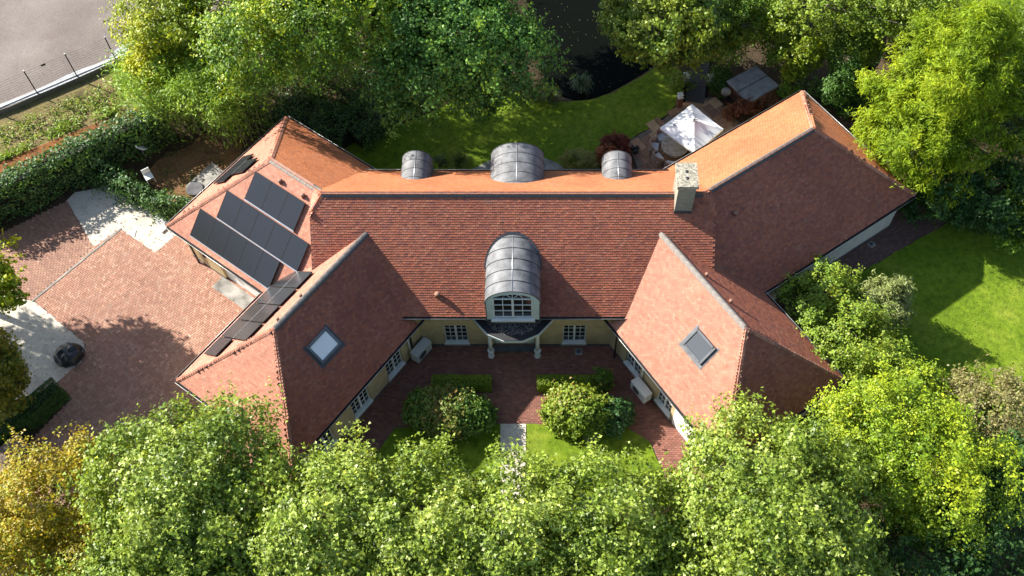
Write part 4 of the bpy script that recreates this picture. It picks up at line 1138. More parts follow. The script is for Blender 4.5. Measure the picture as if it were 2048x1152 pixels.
# ------------------------------------------------------------------ hedges and clipped plants
def hedge(name, label, cat, pts, wd, ht, leaf, size, dens, pal, amp=.16, group=None, hts=None, core='hedge_core'):
    dens = dens * 1.3
    pts = [Vector((p[0], p[1])) for p in pts]; t = thing(name, label, cat, (pts[0].x, pts[0].y, 0), 0, group)
    o0 = pts[0]; P = []; Nn = []; m = MB()
    for i in range(len(pts) - 1):
        a, b = pts[i] - o0, pts[i + 1] - o0; L = (b - a).length; d = (b - a) / L; n = Vector((-d.y, d.x))
        h0, h1 = (hts[i], hts[i + 1]) if hts else (ht, ht)
        cnt = int(dens * L * (2 * (h0 + h1) / 2 + wd))
        s = rng.uniform(-.1, L + .1, cnt); q = rng.uniform(0, 2 * ht + wd, cnt)
        hh = h0 + (h1 - h0) * s / L; q = q / (2 * ht + wd) * (2 * hh + wd)
        bumpy = amp * (np.sin(s * 2.1 + i) * .5 + np.sin(s * 5.3 + q * 3) * .4 + np.sin(s * 3.1 - q * 5) * .4) + rng.normal(size=cnt) * amp * .65
        off = np.where(q < hh, -wd / 2 - bumpy, np.where(q < hh + wd, q - hh - wd / 2, wd / 2 + bumpy))
        z = np.where(q < hh, q, np.where(q < hh + wd, hh + bumpy, 2 * hh + wd - q))
        edge = np.clip((z - hh + .3) / .3, 0, 1) * np.clip((abs(off) - wd / 2 + .3) / .3, 0, 1); z = z - edge * .14; off = off * (1 - edge * .12)
        no = np.where(q < hh, -1.0, np.where(q < hh + wd, 0.0, 1.0)); nz = np.where((q >= hh) & (q < hh + wd), 1.0, .35)
        P.append(np.stack([a.x + d.x * s + n.x * off, a.y + d.y * s + n.y * off, np.maximum(z, .03)], 1))
        Nn.append(np.stack([n.x * no, n.y * no, nz], 1) + rng.normal(size=(cnt, 3)) * .45)
        w2 = wd / 2 - .2 - amp * .5
        v = [(p.x + n.x * u, p.y + n.y * u) for p, u in ((a, -w2), (b, -w2), (b, w2), (a, w2))]
        m.add([(x, y, 0) for x, y in v] + [(v[0][0], v[0][1], h0 - .2 - amp), (v[1][0], v[1][1], h1 - .2 - amp), (v[2][0], v[2][1], h1 - .2 - amp), (v[3][0], v[3][1], h0 - .2 - amp)],
              [(3, 2, 1, 0), (4, 5, 6, 7), (0, 1, 5, 4), (1, 2, 6, 5), (2, 3, 7, 6), (3, 0, 4, 7)])
    P = np.concatenate(P)
    new_obj('foliage', leaf_mesh('foliage', P, np.concatenate(Nn), size, leaf, pick(pal, len(P)), 'leaf'), t)
    tag(m.build('stems', core, t))
    return t
hedge('ivy_hedge', 'tall ivy covered hedge running along the ditch', 'hedge', [(-27.54,3.03),(-24.92,4.58),(-22.28,6.51),(-19.51,8.33),(-18.46,9.08)], 1.1, 2.3, 'tri', .14, 150, IVY, .22)
hedge('ivy_fence', 'lower ivy covered fence between the sand yard and the garden', 'hedge', [(-21.89,6.51),(-20.19,5.22),(-17.89,3.96),(-16.46,3.80)], .8, 1.2, 'tri', .13, 190, IVY, .28)
hedge('ivy_bank', 'dark ivy bank behind the rear end of the solar panel wing', 'hedge', [(-12.64,10.58),(-10.60,9.29),(-8.95,8.84),(-7.46,10.23)], 2.6, 1.0, 'tri', .13, 170, IVY, .2)
hedge('pond_bank', 'dark ivy ground cover under the maple by the rear lawn', 'hedge', [(-9.15,10.93),(-6.48,11.65),(-4.35,12.74)], 1.6, .5, 'tri', .13, 130, IVY, .2)
BOX = [(.09, .13, .012), (.13, .175, .014), (.17, .22, .016), (.22, .25, .018)]
hedge('box_hedge', 'clipped box hedge left of the courtyard path', 'hedge', [(-3.64,-5.79),(-1.11,-5.79)], .62, .75, 'oval', .06, 1300, BOX, .025, 'courtyard box hedges')
hedge('box_hedge', 'clipped box hedge right of the courtyard path', 'hedge', [(1.15,-5.79),(3.95,-5.79)], .62, .75, 'oval', .06, 1300, BOX, .025, 'courtyard box hedges')
hedge('drive_hedge', 'dark clipped hedge at the lower edge of the driveway', 'hedge', [(-23.41,-9.04),(-21.79,-7.60),(-20.59,-6.19)], .9, 1.2, 'oval', .08, 600, DARK, .05)
hedge('lawn_hedge', 'dark hedge closing the corner of the side lawn', 'hedge', [(20.92,4.74),(22.04,3.96),(23.18,3.34),(25.77,2.58)], .9, 1.0, 'oval', .11, 260, DARK, .2)
def shrub(name, label, c, r, npf, pr, leaf, size, n, pal, cat='shrub', group=None, **kw):
    return tree(name, label, cat, [((c[0], c[1], r[2] * .62), r, npf)] + kw.pop('more', []), (c[0], c[1], 0), pr, leaf, size, n, pal, group, r0=.05, nb=6, **kw)
RUSTY = [(.045, .09, .02), (.07, .13, .03), (.10, .16, .035), (.13, .18, .045), (.22, .11, .04)]
FRESH = [(.06, .10, .012), (.10, .15, .018), (.15, .20, .025), (.20, .24, .03), (.17, .21, .03), (.28, .16, .05)]
c = (-2.82,-7.43,0.00); shrub('pieris_shrub', 'large dark shrub with rusty tips left of the courtyard path', c, (1.75, 1.0, .95), 46, .32, 'oval', .13, 15000, RUSTY, gap=-.7, amp=.1)
c = (-4.11,-7.04,0.00); shrub('yew_shrub', 'small plain green shrub beside the dark rusty shrub', c, (.6, .7, .7), 16, .26, 'oval', .09, 4500, MID, gap=-.8)
c = (2.96,-7.29,0.00); shrub('sunlit_shrub', 'large sunlit yellow green shrub with orange leaves in the courtyard', c, (1.4, .95, .95), 40, .34, 'oval', .15, 12000, FRESH, gap=-.6, amp=.1)
c = (4.44,-7.43,0.00); shrub('laurel_shrub', 'glossy blue green shrub at the right end of the courtyard bed', c, (.75, .7, .75), 18, .28, 'oval', .14, 3400, [(.03, .07, .025), (.06, .12, .045), (.11, .18, .08)], mat='leaf_gloss')
c = (3.95,-5.79,0.00); shrub('twiggy_shrub', 'thin green shrub behind the right box hedge', c, (.5, .4, .9), 10, .22, 'oval', .09, 1400, GREEN)
c = (5.19,7.73,0.00); shrub('red_maple', 'dark red Japanese maple by the patio corner', c, (.7, .6, .65), 20, .22, 'blade', .17, 6000, [(.06, .012, .012), (.12, .02, .018), (.20, .045, .03), (.28, .09, .06)])
c = (3.41,6.83,0.00); shrub('pale_shrub', 'pale straw coloured shrub at the lawn edge by the rear dormer', c, (.9, .6, .6), 16, .22, 'blade', .15, 2600, [(.16, .15, .05), (.24, .21, .08), (.30, .26, .12)])
c = (4.65,7.16,0.00); shrub('coral_shrub', 'small coral red shrub behind the right rear dormer', c, (.55, .5, .7), 10, .22, 'oval', .11, 1800, [(.22, .05, .03), (.32, .10, .06), (.36, .16, .10)])
for k, (u, lb) in enumerate((((1480, 230), 'left'), ((1525, 222), 'right'))):
    pass
c = (12.05,10.33,0.00); shrub('red_azalea', 'rusty red shrub in front of the hot tub, left one', c, (.8, .5, .55), 14, .22, 'oval', .10, 2600, [(.10, .03, .02), (.20, .06, .035), (.28, .11, .06)])
c = (13.46,10.83,0.00); shrub('red_azalea', 'rusty red shrub in front of the hot tub, right one', c, (.8, .45, .5), 14, .22, 'oval', .10, 2400, [(.08, .05, .02), (.18, .06, .035), (.25, .12, .06)])
c = (17.22,11.29,0.00); t = shrub('ivy_stump', 'rounded ivy covered stump behind the rear right wing', c, (.85, .75, 1.9), 30, .28, 'tri', .10, 7000, [(.03, .07, .015), (.06, .12, .025), (.10, .17, .04)], cat='ivy stump')
c = (18.04,10.93,0.00); shrub('fern_plant', 'spiky green plants at the foot of the ivy stump', c, (.9, .8, .6), 16, .3, 'blade', .26, 2400, GREEN, cat='plant')
c = (16.53,11.83,0.00); shrub('stream_plant', 'low dark plants along the stream bank', c, (.7, .6, .4), 10, .25, 'oval', .10, 1200, GREEN, cat='plant')
c = (8.94,12.19,0.00); shrub('rose_bush', 'thin shrub beside the stone lamp post at the lawn edge', c, (.5, .5, .7), 10, .22, 'oval', .10, 1500, MID)
c = (11.11,12.55,0.00); shrub('patio_plant', 'loose green plant between boardwalk and hot tub', c, (.6, .9, .5), 14, .25, 'oval', .10, 2000, GREEN, cat='plant')
c = (14.75,11.83,0.00); shrub('tub_plant', 'green plant at the right corner of the hot tub', c, (.6, .5, .6), 10, .22, 'oval', .10, 1500, MID, cat='plant')
def grass_tuft(label, c, r, h, n, pal, name='grass_tuft', group=None):
    t = thing(name, label, 'ornamental grass', (c[0], c[1], c[2]), 0, group)
    V = []; C = []
    pal = np.array(pal)
    for k in range(n):
        a = random.uniform(0, 6.28); q = random.random() ** .5; d = Vector((math.cos(a), math.sin(a), 0)); s = Vector((-d.y, d.x, 0)) * random.uniform(.012, .022)
        hh = h * random.uniform(.6, 1.1); rr = r * q * random.uniform(.7, 1.1)
        p = [d * .12 * q, d * rr * .35 + Vector((0, 0, hh * .65)), d * rr * .75 + Vector((0, 0, hh * .9)), d * rr * 1.1 + Vector((0, 0, hh * (1 - q * .45)))]
        c3 = pal[random.randrange(len(pal))] * random.uniform(.8, 1.2)
        for i, (w0, w1) in enumerate(((1, .9), (.9, .6), (.6, .1))):
            V += [tuple(x) for x in (p[i] - s * w0, p[i] + s * w0, p[i + 1] + s * w1, p[i + 1] - s * w1)]; C.append(c3)
    new_obj('blades', np_mesh('blades', np.array(V), 4, np.array(C), 'leaf'), t)
    MB().lathe([(.14, 0), (.10, .08), (.02, .12)], 8).build('crown_base', 'soil', t)
REED = [(.10, .17, .12), (.14, .22, .16), (.08, .14, .08)]
grass_tuft('blue green reed clump standing in the pond edge', (3.44,12.19,-0.20), .75, 1.3, 260, REED, 'reed_clump')
grass_tuft('arching fountain grass between the left and middle rear dormers', (-3.00,6.83,0.00), .75, .9, 260, [(.08, .12, .02), (.13, .17, .035), (.17, .20, .06)], 'fountain_grass')
for k, (u, lb) in enumerate((((1105, 200), 'rough grass clump at the pond edge, nearest the reeds'), ((1070, 195), 'rough grass clump at the pond edge, middle of three'), ((1045, 180), 'rough grass clump at the pond edge under the maple'))):
    p = ((1.86,11.47,0.00), (0.91,11.65,0.00), (0.22,12.19,0.00))[k]
    grass_tuft(lb, p, .8, .55, 200, [(.05, .07, .015), (.08, .10, .02), (.11, .12, .03)], 'rough_grass', 'grass clumps at the pond edge')
c = (-4.05,6.83,0.00); shrub('lavender', 'small grey blue shrub beside the left rear dormer', c, (.4, .35, .4), 8, .18, 'blade', .10, 900, [(.05, .06, .06), (.09, .10, .11)])

# low growth nobody could count
def scatter(name, poly, dens, leaf, size, zr, pal, clump=0.0):
    xs = [p[0] for p in poly]; ys = [p[1] for p in poly]
    n = int(dens * (max(xs) - min(xs)) * (max(ys) - min(ys)))
    if clump:
        m = max(4, n // 60); cx = rng.uniform(min(xs), max(xs), m); cy = rng.uniform(min(ys), max(ys), m); i = rng.integers(0, m, n); hs = rng.uniform(.3, 1.2, m)[i]
        x = cx[i] + rng.normal(size=n) * clump; y = cy[i] + rng.normal(size=n) * clump
    else: x = rng.uniform(min(xs), max(xs), n); y = rng.uniform(min(ys), max(ys), n); hs = 1
    z = rng.uniform(zr[0], zr[1], n) * hs
    k = in_poly(x, y, poly)
    P = np.stack([x, y, z], 1)[k]
    nn = rng.normal(size=P.shape) * .5 + np.array([0, 0, .8])
    tag(new_obj(name, leaf_mesh(name, P, nn, size, leaf, pick(pal, len(P)), 'leaf')), kind='stuff')
VERGE = [(-28.97,8.00),(-27.82,9.63),(-25.00,11.29),(-21.87,13.29),(-20.14,14.41),(-18.89,12.19),(-21.38,10.93),(-23.80,9.63),(-25.86,8.27),(-28.59,6.67)]
FALL = [(.20, .13, .03), (.30, .20, .04), (.16, .09, .03), (.34, .28, .06)]
scatter('fallen_leaves', RIGHT_LAWN, 2.0, 'oval', .07, (.035, .05), FALL)
scatter('fallen_leaves', REAR_LAWN, 1.5, 'oval', .07, (.035, .05), FALL)
scatter('fallen_leaves', DRIVE, 1.2, 'oval', .075, (.018, .03), FALL)
scatter('fallen_leaves', [(-23.05,4.68),(-22.76,5.22),(-21.18,5.63),(-20.27,4.99),(-18.27,3.96),(-17.08,2.58),(-17.90,1.53),(-19.94,2.97),(-21.05,1.86)], 6, 'oval', .075, (.012, .025), FALL)
scatter('fallen_leaves', [(-27.76,-1.26),(-24.96,-0.92),(-23.28,-1.23),(-20.29,-3.52),(-20.14,-4.50),(-21.21,-5.81),(-22.76,-6.49),(-26.18,-6.49)], 6, 'oval', .075, (.012, .025), FALL)
scatter('lawn_tufts', RIGHT_LAWN, 90, 'blade', .09, (.03, .06), [(.09, .14, .01), (.14, .19, .015), (.2, .23, .03)], .5)
scatter('lawn_tufts', REAR_LAWN, 60, 'blade', .09, (.03, .06), [(.07, .12, .01), (.10, .15, .015), (.15, .18, .03)], .5)
scatter('floating_leaves', POND, 3, 'oval', .06, (-.215, -.21), [(.10, .08, .05), (.16, .13, .08), (.22, .19, .12)])
scatter('verge_weeds', VERGE, 120, 'oval', .13, (.02, .35), [(.09, .15, .02), (.16, .22, .03), (.24, .28, .05), (.28, .25, .10)], .3)
scatter('ditch_grass', [(-28.73,7.16),(-27.38,8.00),(-23.89,10.05),(-21.68,11.04),(-21.31,10.58),(-23.71,9.29),(-27.15,7.16),(-28.49,6.34)], 110, 'blade', .30, (.02, .3), [(.10, .16, .012), (.17, .24, .02), (.26, .30, .03)], .25)
scatter('hedge_foot_weeds', [(-28.03,4.74),(-26.82,5.95),(-23.41,8.00),(-20.17,10.33),(-19.78,9.70),(-23.27,7.39),(-26.62,5.22),(-27.85,4.11)], 70, 'oval', .13, (.02, .25), MID, .25)
scatter('garden_weeds', [(-19.38,7.66),(-17.98,8.67),(-15.00,8.33),(-15.32,7.00),(-16.55,6.51),(-17.33,5.06),(-18.48,5.70)], 30, 'oval', .11, (.01, .12), [(.05, .08, .02), (.10, .12, .03), (.16, .10, .04)], .3)
scatter('ivy_ground_cover', [(-12.95,10.93),(-10.59,9.19),(-8.91,8.50),(-7.14,9.53),(-5.09,11.29),(-3.82,13.29),(-7.92,15.95),(-14.64,15.17)], 60, 'tri', .14, (.02, .25), IVY)
scatter('far_bank_undergrowth', [(10.22,15.17),(14.93,16.73),(16.89,14.41),(15.98,11.83),(14.51,13.29),(11.53,14.04)], 60, 'oval', .13, (.02, .3), GREEN, .4)
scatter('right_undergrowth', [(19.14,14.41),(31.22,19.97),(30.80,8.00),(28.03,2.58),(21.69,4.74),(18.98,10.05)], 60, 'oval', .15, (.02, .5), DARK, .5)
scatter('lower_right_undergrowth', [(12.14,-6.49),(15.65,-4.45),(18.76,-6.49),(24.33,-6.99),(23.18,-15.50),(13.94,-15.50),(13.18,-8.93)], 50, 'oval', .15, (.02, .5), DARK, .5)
scatter('rear_undergrowth', [(-22.59,14.04),(-16.75,21.66),(0.56,24.29),(0.61,16.73),(-3.82,13.29),(-7.56,11.47),(-12.98,11.11),(-19.04,10.05)], 45, 'oval', .16, (.02, .6), GREEN, .6)


# ------------------------------------------------------------------ terrace, patio, boardwalk
PATIO = [(5.73,8.50),(7.61,9.81),(8.16,10.44),(8.68,10.79),(9.18,11.43),(10.15,11.57),(10.81,11.65),(11.53,10.30),(12.43,9.29),(11.40,7.00),(9.34,4.11),(6.60,5.37),(5.99,7.93)]
patio = sheet('patio', PATIO, 0.03, 'mortar', 0.12)
FLAG = [(.30, .17, .09), (.36, .20, .11), (.26, .14, .09), (.40, .26, .14), (.30, .20, .14), (.22, .12, .085)]
def flags(parent, poly, ang, z):
    xs = [p[0] for p in poly]; ys = [p[1] for p in poly]; cx, cy = sum(xs) / len(xs), sum(ys) / len(ys); rad = 7.5
    rr = random.Random(5); rects = []
    def split(x0, y0, x1, y1):
        w, h = x1 - x0, y1 - y0
        if w < .95 and h < .95 and (w * h < .42 or rr.random() < .35): rects.append((x0, y0, x1, y1)); return
        if (w > h and w > .5) or h <= .5:
            c = x0 + w * rr.choice((.38, .5, .62)); split(x0, y0, c, y1); split(c, y0, x1, y1)
        else:
            c = y0 + h * rr.choice((.38, .5, .62)); split(x0, y0, x1, c); split(x0, c, x1, y1)
    split(-rad, -rad, rad, rad)
    ca, sa = math.cos(ang), math.sin(ang)
    for x0, y0, x1, y1 in rects:
        mx, my = (x0 + x1) / 2, (y0 + y1) / 2
        X, Y = cx + mx * ca - my * sa, cy + mx * sa + my * ca
        if not in_poly(np.array([X]), np.array([Y]), poly)[0]: continue
        a, b = (x1 - x0) / 2 - .012, (y1 - y0) / 2 - .012; h = .03 + rr.uniform(-.004, .006)
        v = [(sx * (a - i), sy * (b - i), zz) for zz, i in ((0, 0), (h - .008, 0), (h, .010)) for sx, sy in ((-1, -1), (1, -1), (1, 1), (-1, 1))]
        f = [(k + i, k + (i + 1) % 4, k + 4 + (i + 1) % 4, k + 4 + i) for k in (0, 4) for i in range(4)] + [(8, 9, 10, 11)]
        V = np.array([v[i] for q in f for i in q]); c = np.array(FLAG[rr.randrange(len(FLAG))]) * rr.uniform(.8, 1.2)
        o = new_obj('flagstone', np_mesh('flagstone', V, 4, np.tile(c, (len(f), 1)), 'flag'), parent)
        o.location = (X, Y, z - .012); o.rotation_euler = (0, 0, ang + rr.uniform(-.01, .01))
flags(patio, PATIO, R(34.7), .03)
terr = sheet('rear_terrace', [(-2.58,6.20),(-2.39,6.62),(-1.31,7.32),(-0.66,7.62),(0.76,7.65),(1.42,7.38),(2.05,7.08),(2.59,6.62),(2.74,6.20)], 0.10, 'concrete', 0.15)
bw = sheet('boardwalk', [(8.97,11.21),(10.14,15.70),(11.01,20.76),(11.96,20.76),(11.05,15.70),(10.20,11.21)], -0.02, 'dark_wood', 0.06)
a0, a1 = Vector((9.60,11.24,0.05)), Vector((11.46,20.76,0.05)); d = (a1 - a0).normalized(); L = (a1 - a0).length; n = int(L / .15)
pl = MB().box(-.52, .52, -.066, .066, -.03, .02, None, .004).mesh('plank', 'dark_wood')
for k in range(n):
    o = new_obj('plank', pl, bw); o.location = a0 + d * (.15 * k + .08) + Vector((random.uniform(-.015, .015), 0, random.uniform(-.003, .003))); o.rotation_euler = (0, 0, math.atan2(d.y, d.x) - math.pi / 2 + random.uniform(-.01, .01))

# ------------------------------------------------------------------ parasol, table, chairs, tub
pc = [(9.05,9.30),(7.30,7.70),(8.94,6.11),(10.53,7.63)]
ax, ay = sum(p[0] for p in pc) / 4, sum(p[1] for p in pc) / 4
um = thing('parasol', 'square white parasol shading the round garden table', 'parasol', (ax, ay, .06))
m = MB(); loc = [(p[0] - ax, p[1] - ay) for p in pc]; apex = (0, 0, 2.72)
NS = 8
for k in range(4):
    p, q = loc[k], loc[(k + 1) % 4]; v = []; f = []
    for i in range(NS + 1):
        t = i / NS
        for j in range(NS + 1):
            u = j / NS; ex, ey = p[0] + (q[0] - p[0]) * u, p[1] + (q[1] - p[1]) * u
            sag = -.05 * math.sin(math.pi * u) * t - .04 * math.sin(math.pi * t)
            v.append((ex * t, ey * t, 2.72 - .62 * t + sag))
    for i in range(NS):
        for j in range(NS): f.append((i * (NS + 1) + j, (i + 1) * (NS + 1) + j, (i + 1) * (NS + 1) + j + 1, i * (NS + 1) + j + 1))
    m.add(v, f, True)
    ev = v[-(NS + 1):]; m.add(ev + [(x * 1.0, y * 1.0, z - .12) for x, y, z in ev], [(j, NS + 1 + j, NS + 2 + j, j + 1) for j in range(NS)])
cnp = m.build('canopy', 'canvas', um)
MB().tube([(0, 0, 0), (0, 0, 2.66)], .03, 10).build('pole', 'alu', um)
MB().lathe([(.30, 0), (.30, .06), (.06, .10), (.045, .3)], 16).build('base', 'dark_metal', um)
for k in range(4):
    MB().tube([(0, 0, 2.62), (loc[k][0] * .98, loc[k][1] * .98, 2.06)], .012, 5).build('rib', 'grey_metal', um)
m = MB()
for k in range(6):
    a = k * 1.05; m.tube([(0, 0, 2.74), (math.cos(a) * .16, math.sin(a) * .16, 2.755), (math.cos(a) * .20, math.sin(a) * .20, 2.70)], .022, 5)
m.lathe([(.05, 2.71), (.06, 2.76), (.02, 2.82)], 10); m.build('finial', 'grey_metal', um)
MB().tube([(loc[1][0] * .62, loc[1][1] * .62 , 2.37), (loc[1][0] * .55, loc[1][1] * .55 - .1, 2.42)], .02, 5).build('vent_strap', 'dark_metal', um)
tc = (8.22,7.69,0.75); tx, ty = tc[0], tc[1]
tb = thing('garden_table', 'round slatted wooden garden table under the parasol', 'table', (tx, ty, .045))
m = MB(); rt = .72
for k in range(11):
    x0 = -rt + .1 + k * (2 * rt - .2) / 11; x1 = x0 + (2 * rt - .2) / 11 - .014; xm = max(abs(x0), abs(x1)); h = math.sqrt(max(.01, (rt - .09) ** 2 - xm ** 2)); m.box(x0, x1, -h, h, .70, .735)
tp = m.build('tabletop', 'weathered_wood', tb); tp.rotation_euler = (0, 0, .35)
m = MB(); m.lathe([(rt - .11, .695), (rt - .11, .74), (rt, .74), (rt, .695)], 40); m.f = m.f[:-2]; m.sm = [False] * len(m.f); m.build('rim', 'weathered_wood', tb)
MB().lathe([(.30, 0), (.28, .05), (.07, .10), (.06, .60), (.22, .694)], 14).build('pedestal', 'weathered_wood', tb)
ch0 = None
def chair_meshes():
    m = MB(); seat = MB().box(-.24, .24, -.25, .20, .36, .46, None, .03)
    v = []; f = []; n = 14
    for i in range(n + 1):
        a = math.pi * (1.0 + i / n) ; x, y = math.cos(a) * .33, math.sin(a) * .31 + .0
        hh = .62 + .2 * math.sin(math.pi * i / n)
        for r, z in ((1.0, .0), (1.04, hh), (.90, hh), (.86, .0)): v.append((x * r, y * r, z))
    for i in range(n):
        for k in range(4): f.append((i * 4 + k, i * 4 + (k + 1) % 4, (i + 1) * 4 + (k + 1) % 4, (i + 1) * 4 + k))
    f += [(0, 1, 2, 3), (4 * n + 3, 4 * n + 2, 4 * n + 1, 4 * n)]
    for sx in (-1, 1):
        pass
    m.add(v, f); m.box(-.285, .285, -.26, .22, .02, .34)
    return m.mesh('shell', 'rattan'), seat.mesh('cushion', 'cushion')
shell, cush = chair_meshes()
for k, (a, lb) in enumerate(((128, 'rattan tub chair at the far left of the garden table'), (170, 'rattan tub chair at the left side of the garden table'), (212, 'rattan tub chair at the lower left of the garden table'),
                             (256, 'rattan tub chair at the near side of the garden table'), (300, 'rattan tub chair at the lower right of the garden table, by the eave'), (20, 'rattan tub chair under the parasol right of the table'))):
    x, y = tx + math.cos(R(a)) * 1.02, ty + math.sin(R(a)) * 1.02
    c = thing('rattan_chair', lb, 'chair', (x, y, .05), R(a) + math.pi / 2, 'chairs round the garden table')
    new_obj('shell', shell, c); new_obj('cushion', cush, c)
fl = thing('flower_bowl', 'small bowl of yellow flowers on the garden table', 'flower bowl', (tx + .1, ty + .25, .785))
MB().lathe([(.05, 0), (.09, .06), (.085, .065)], 10).build('bowl', 'glazed_pot', fl)
m = MB()
for k in range(14):
    a = random.uniform(0, 6.3); q = random.uniform(0, .09); m.lathe([(.01, -.02), (.03, .0), (.015, .02)], 6, (math.cos(a) * q, math.sin(a) * q, .08 + random.uniform(0, .05)))
tag(m.build('blossoms', 'yellow_flower', fl), kind='stuff')
tub_c = [(11.28,12.01),(12.99,13.14),(14.11,11.69),(12.33,10.42)]
hx, hy = sum(p[0] for p in tub_c) / 4, sum(p[1] for p in tub_c) / 4
tub = thing('hot_tub', 'wooden hot tub under a grey folding cover', 'hot tub', (hx, hy, 0))
lt = [(p[0] - hx, p[1] - hy) for p in tub_c]
ins = [(x * .93, y * .93) for x, y in lt]
MB().prism([(x * .985, y * .985) for x, y in ins], .0, .80).build('shell', 'dark_wood', tub)
m = MB()
for k in range(4):
    p, q = Vector(ins[k]), Vector(ins[(k + 1) % 4]); L = (q - p).length; n = int(L / .115); dd = (q - p) / L; nn = Vector((dd.y, -dd.x))
    if nn.dot((p + q) / 2) < 0: nn = -nn
    for i in range(n):
        s0, s1 = L * i / n + .005, L * (i + 1) / n - .005
        c4 = [p + dd * s0, p + dd * s1, p + dd * s1 + nn * .03, p + dd * s0 + nn * .03]
        m.prism([tuple(c) for c in c4], .04, .80)
tag(m.build('cladding', 'red_wood', tub), kind='stuff')
ma, mb = ((lt[0][0] + lt[3][0]) / 2, (lt[0][1] + lt[3][1]) / 2), ((lt[1][0] + lt[2][0]) / 2, (lt[1][1] + lt[2][1]) / 2)
def cover(q, e):
    m = MB(); n = len(q); cxx, cyy = sum(p[0] for p in q) / n, sum(p[1] for p in q) / n
    lo = [(p[0], p[1], .82) for p in q]; mi = [(p[0], p[1], .90) for p in q]
    hi = [(cxx + (p[0] - cxx) * .95, cyy + (p[1] - cyy) * .95, .94 + (.03 if i in e else 0)) for i, p in enumerate(q)]
    v = lo + mi + hi; f = [(i, (i + 1) % n, n + (i + 1) % n, n + i) for i in range(n)] + [(n + i, n + (i + 1) % n, 2 * n + (i + 1) % n, 2 * n + i) for i in range(n)] + [tuple(range(2 * n, 3 * n)), tuple(range(n - 1, -1, -1))]
    m.add(v, f); return m.build('cover_half', 'vinyl', tub)
g = .012
cover([lt[0], lt[1], mb, ma][::-1], (0, 1)); 
sh = Vector((lt[3][0] - lt[0][0], lt[3][1] - lt[0][1])).normalized() * .03
cover([(ma[0] + sh.x, ma[1] + sh.y), (mb[0] + sh.x, mb[1] + sh.y), lt[2], lt[3]][::-1], (2, 3))
for k in range(3):
    p = ((6.04,7.98,0.15), (6.21,7.74,0.15), (6.30,7.98,0.15))[k]
    o = MB().lathe([(.03, -.14), (.10, -.10), (.14, 0), (.11, .09), (.06, .13), (.055, .10)], 16).build('glazed_ball', 'glazed_pot', None, ('glossy black ball pot on the patio, leftmost of three', 'glossy black ball pot on the patio, nearest of three', 'glossy black ball pot on the patio, rightmost of three')[k], 'pot', 'black ball pots')
    o.location = (p[0], p[1], .19)
def stone_post(name, label, P, w, h, mat, capmat):
    t = thing(name, label, 'garden lamp', (P[0], P[1], .02), .3)
    MB().box(-w, w, -w, w, 0, h, None, .01).build('shaft', mat, t)
    MB().box(-w * 1.15, w * 1.15, -w * 1.15, w * 1.15, h + .002, h + .06, None, .015).box(-w * .7, w * .7, -w * .7, w * .7, h + .061, h + .2).box(-w * 1.1, w * 1.1, -w * 1.1, w * 1.1, h + .201, h + .25, None, .02).build('lamp_head', capmat, t)
stone_post('garden_lamp', 'brick lamp post with white head at the lawn corner of the patio', (8.72,11.00,0.00), .13, .75, 'red_wood', 'cream_paint')
stone_post('garden_lamp', 'pale stone lamp right of the boardwalk', (10.55,12.70,0.00), .14, .35, 'concrete_pale', 'cream_paint')
stone_post('garden_lamp', 'pale stone lamp left of the boardwalk, half under the tree', (9.23,12.81,0.00), .14, .35, 'concrete_pale', 'cream_paint')
stone_post('garden_lamp', 'small white lamp among the plants near the hot tub', (11.29,13.29,0.00), .12, .3, 'concrete_pale', 'cream_paint')
p = (11.18,11.22,0.00)
bb = thing('kettle_barbecue', 'grey kettle barbecue on a dark stand at the patio edge', 'barbecue', (p[0], p[1], .045))
MB().lathe([(.02, .62), (.20, .68), (.27, .80), (.27, .86)], 20).build('bowl', 'dark_metal', bb)
MB().lathe([(.272, .862), (.25, .96), (.16, 1.06), (.04, 1.10)], 20).build('lid', 'concrete', bb)
for k in range(3):
    a = k * 2.09 + .4; MB().tube([(math.cos(a) * .18, math.sin(a) * .18, .68), (math.cos(a) * .30, math.sin(a) * .30, 0)], .014, 6).build('leg', 'dark_metal', bb)

# ------------------------------------------------------------------ air conditioners
def ac(label, w, s, P):
    A, d, nA, hw, hp, z = wing_axes(w); n = -nA; right = np.cross([0, 0, 1.], n)
    q = wall_pt(w, 'B', s, .36, 0)
    t = thing('air_conditioner', label, 'air conditioner', (q.x, q.y, .2), math.atan2(right[1], right[0]), 'outdoor air conditioning units')
    MB().box(-.50, .50, -.21, .21, .06, .72, None, .02).build('casing', 'ac_case', t)
    MB().box(-.52, .52, -.225, .215, .722, .75, None, .01).build('lid', 'ac_case', t)
    m = MB(); m.lathe([(.24, 0), (.24, .012), (.05, .012), (.05, 0)], 24)
    g = m.build('fan_grille', 'grey_metal', t); g.location = (-.14, -.212, .40); g.rotation_euler = (R(90), 0, 0)
    for sx in (-.38, .38): MB().box(sx - .03, sx + .03, -.2, .33, 0, .055).build('bracket', 'grey_metal', t)
ac('white air conditioner box by the left wing wall', 'LF', 8.02, None)
ac('white air conditioner box between the windows of the right wing', 'RF', 5.32, None)

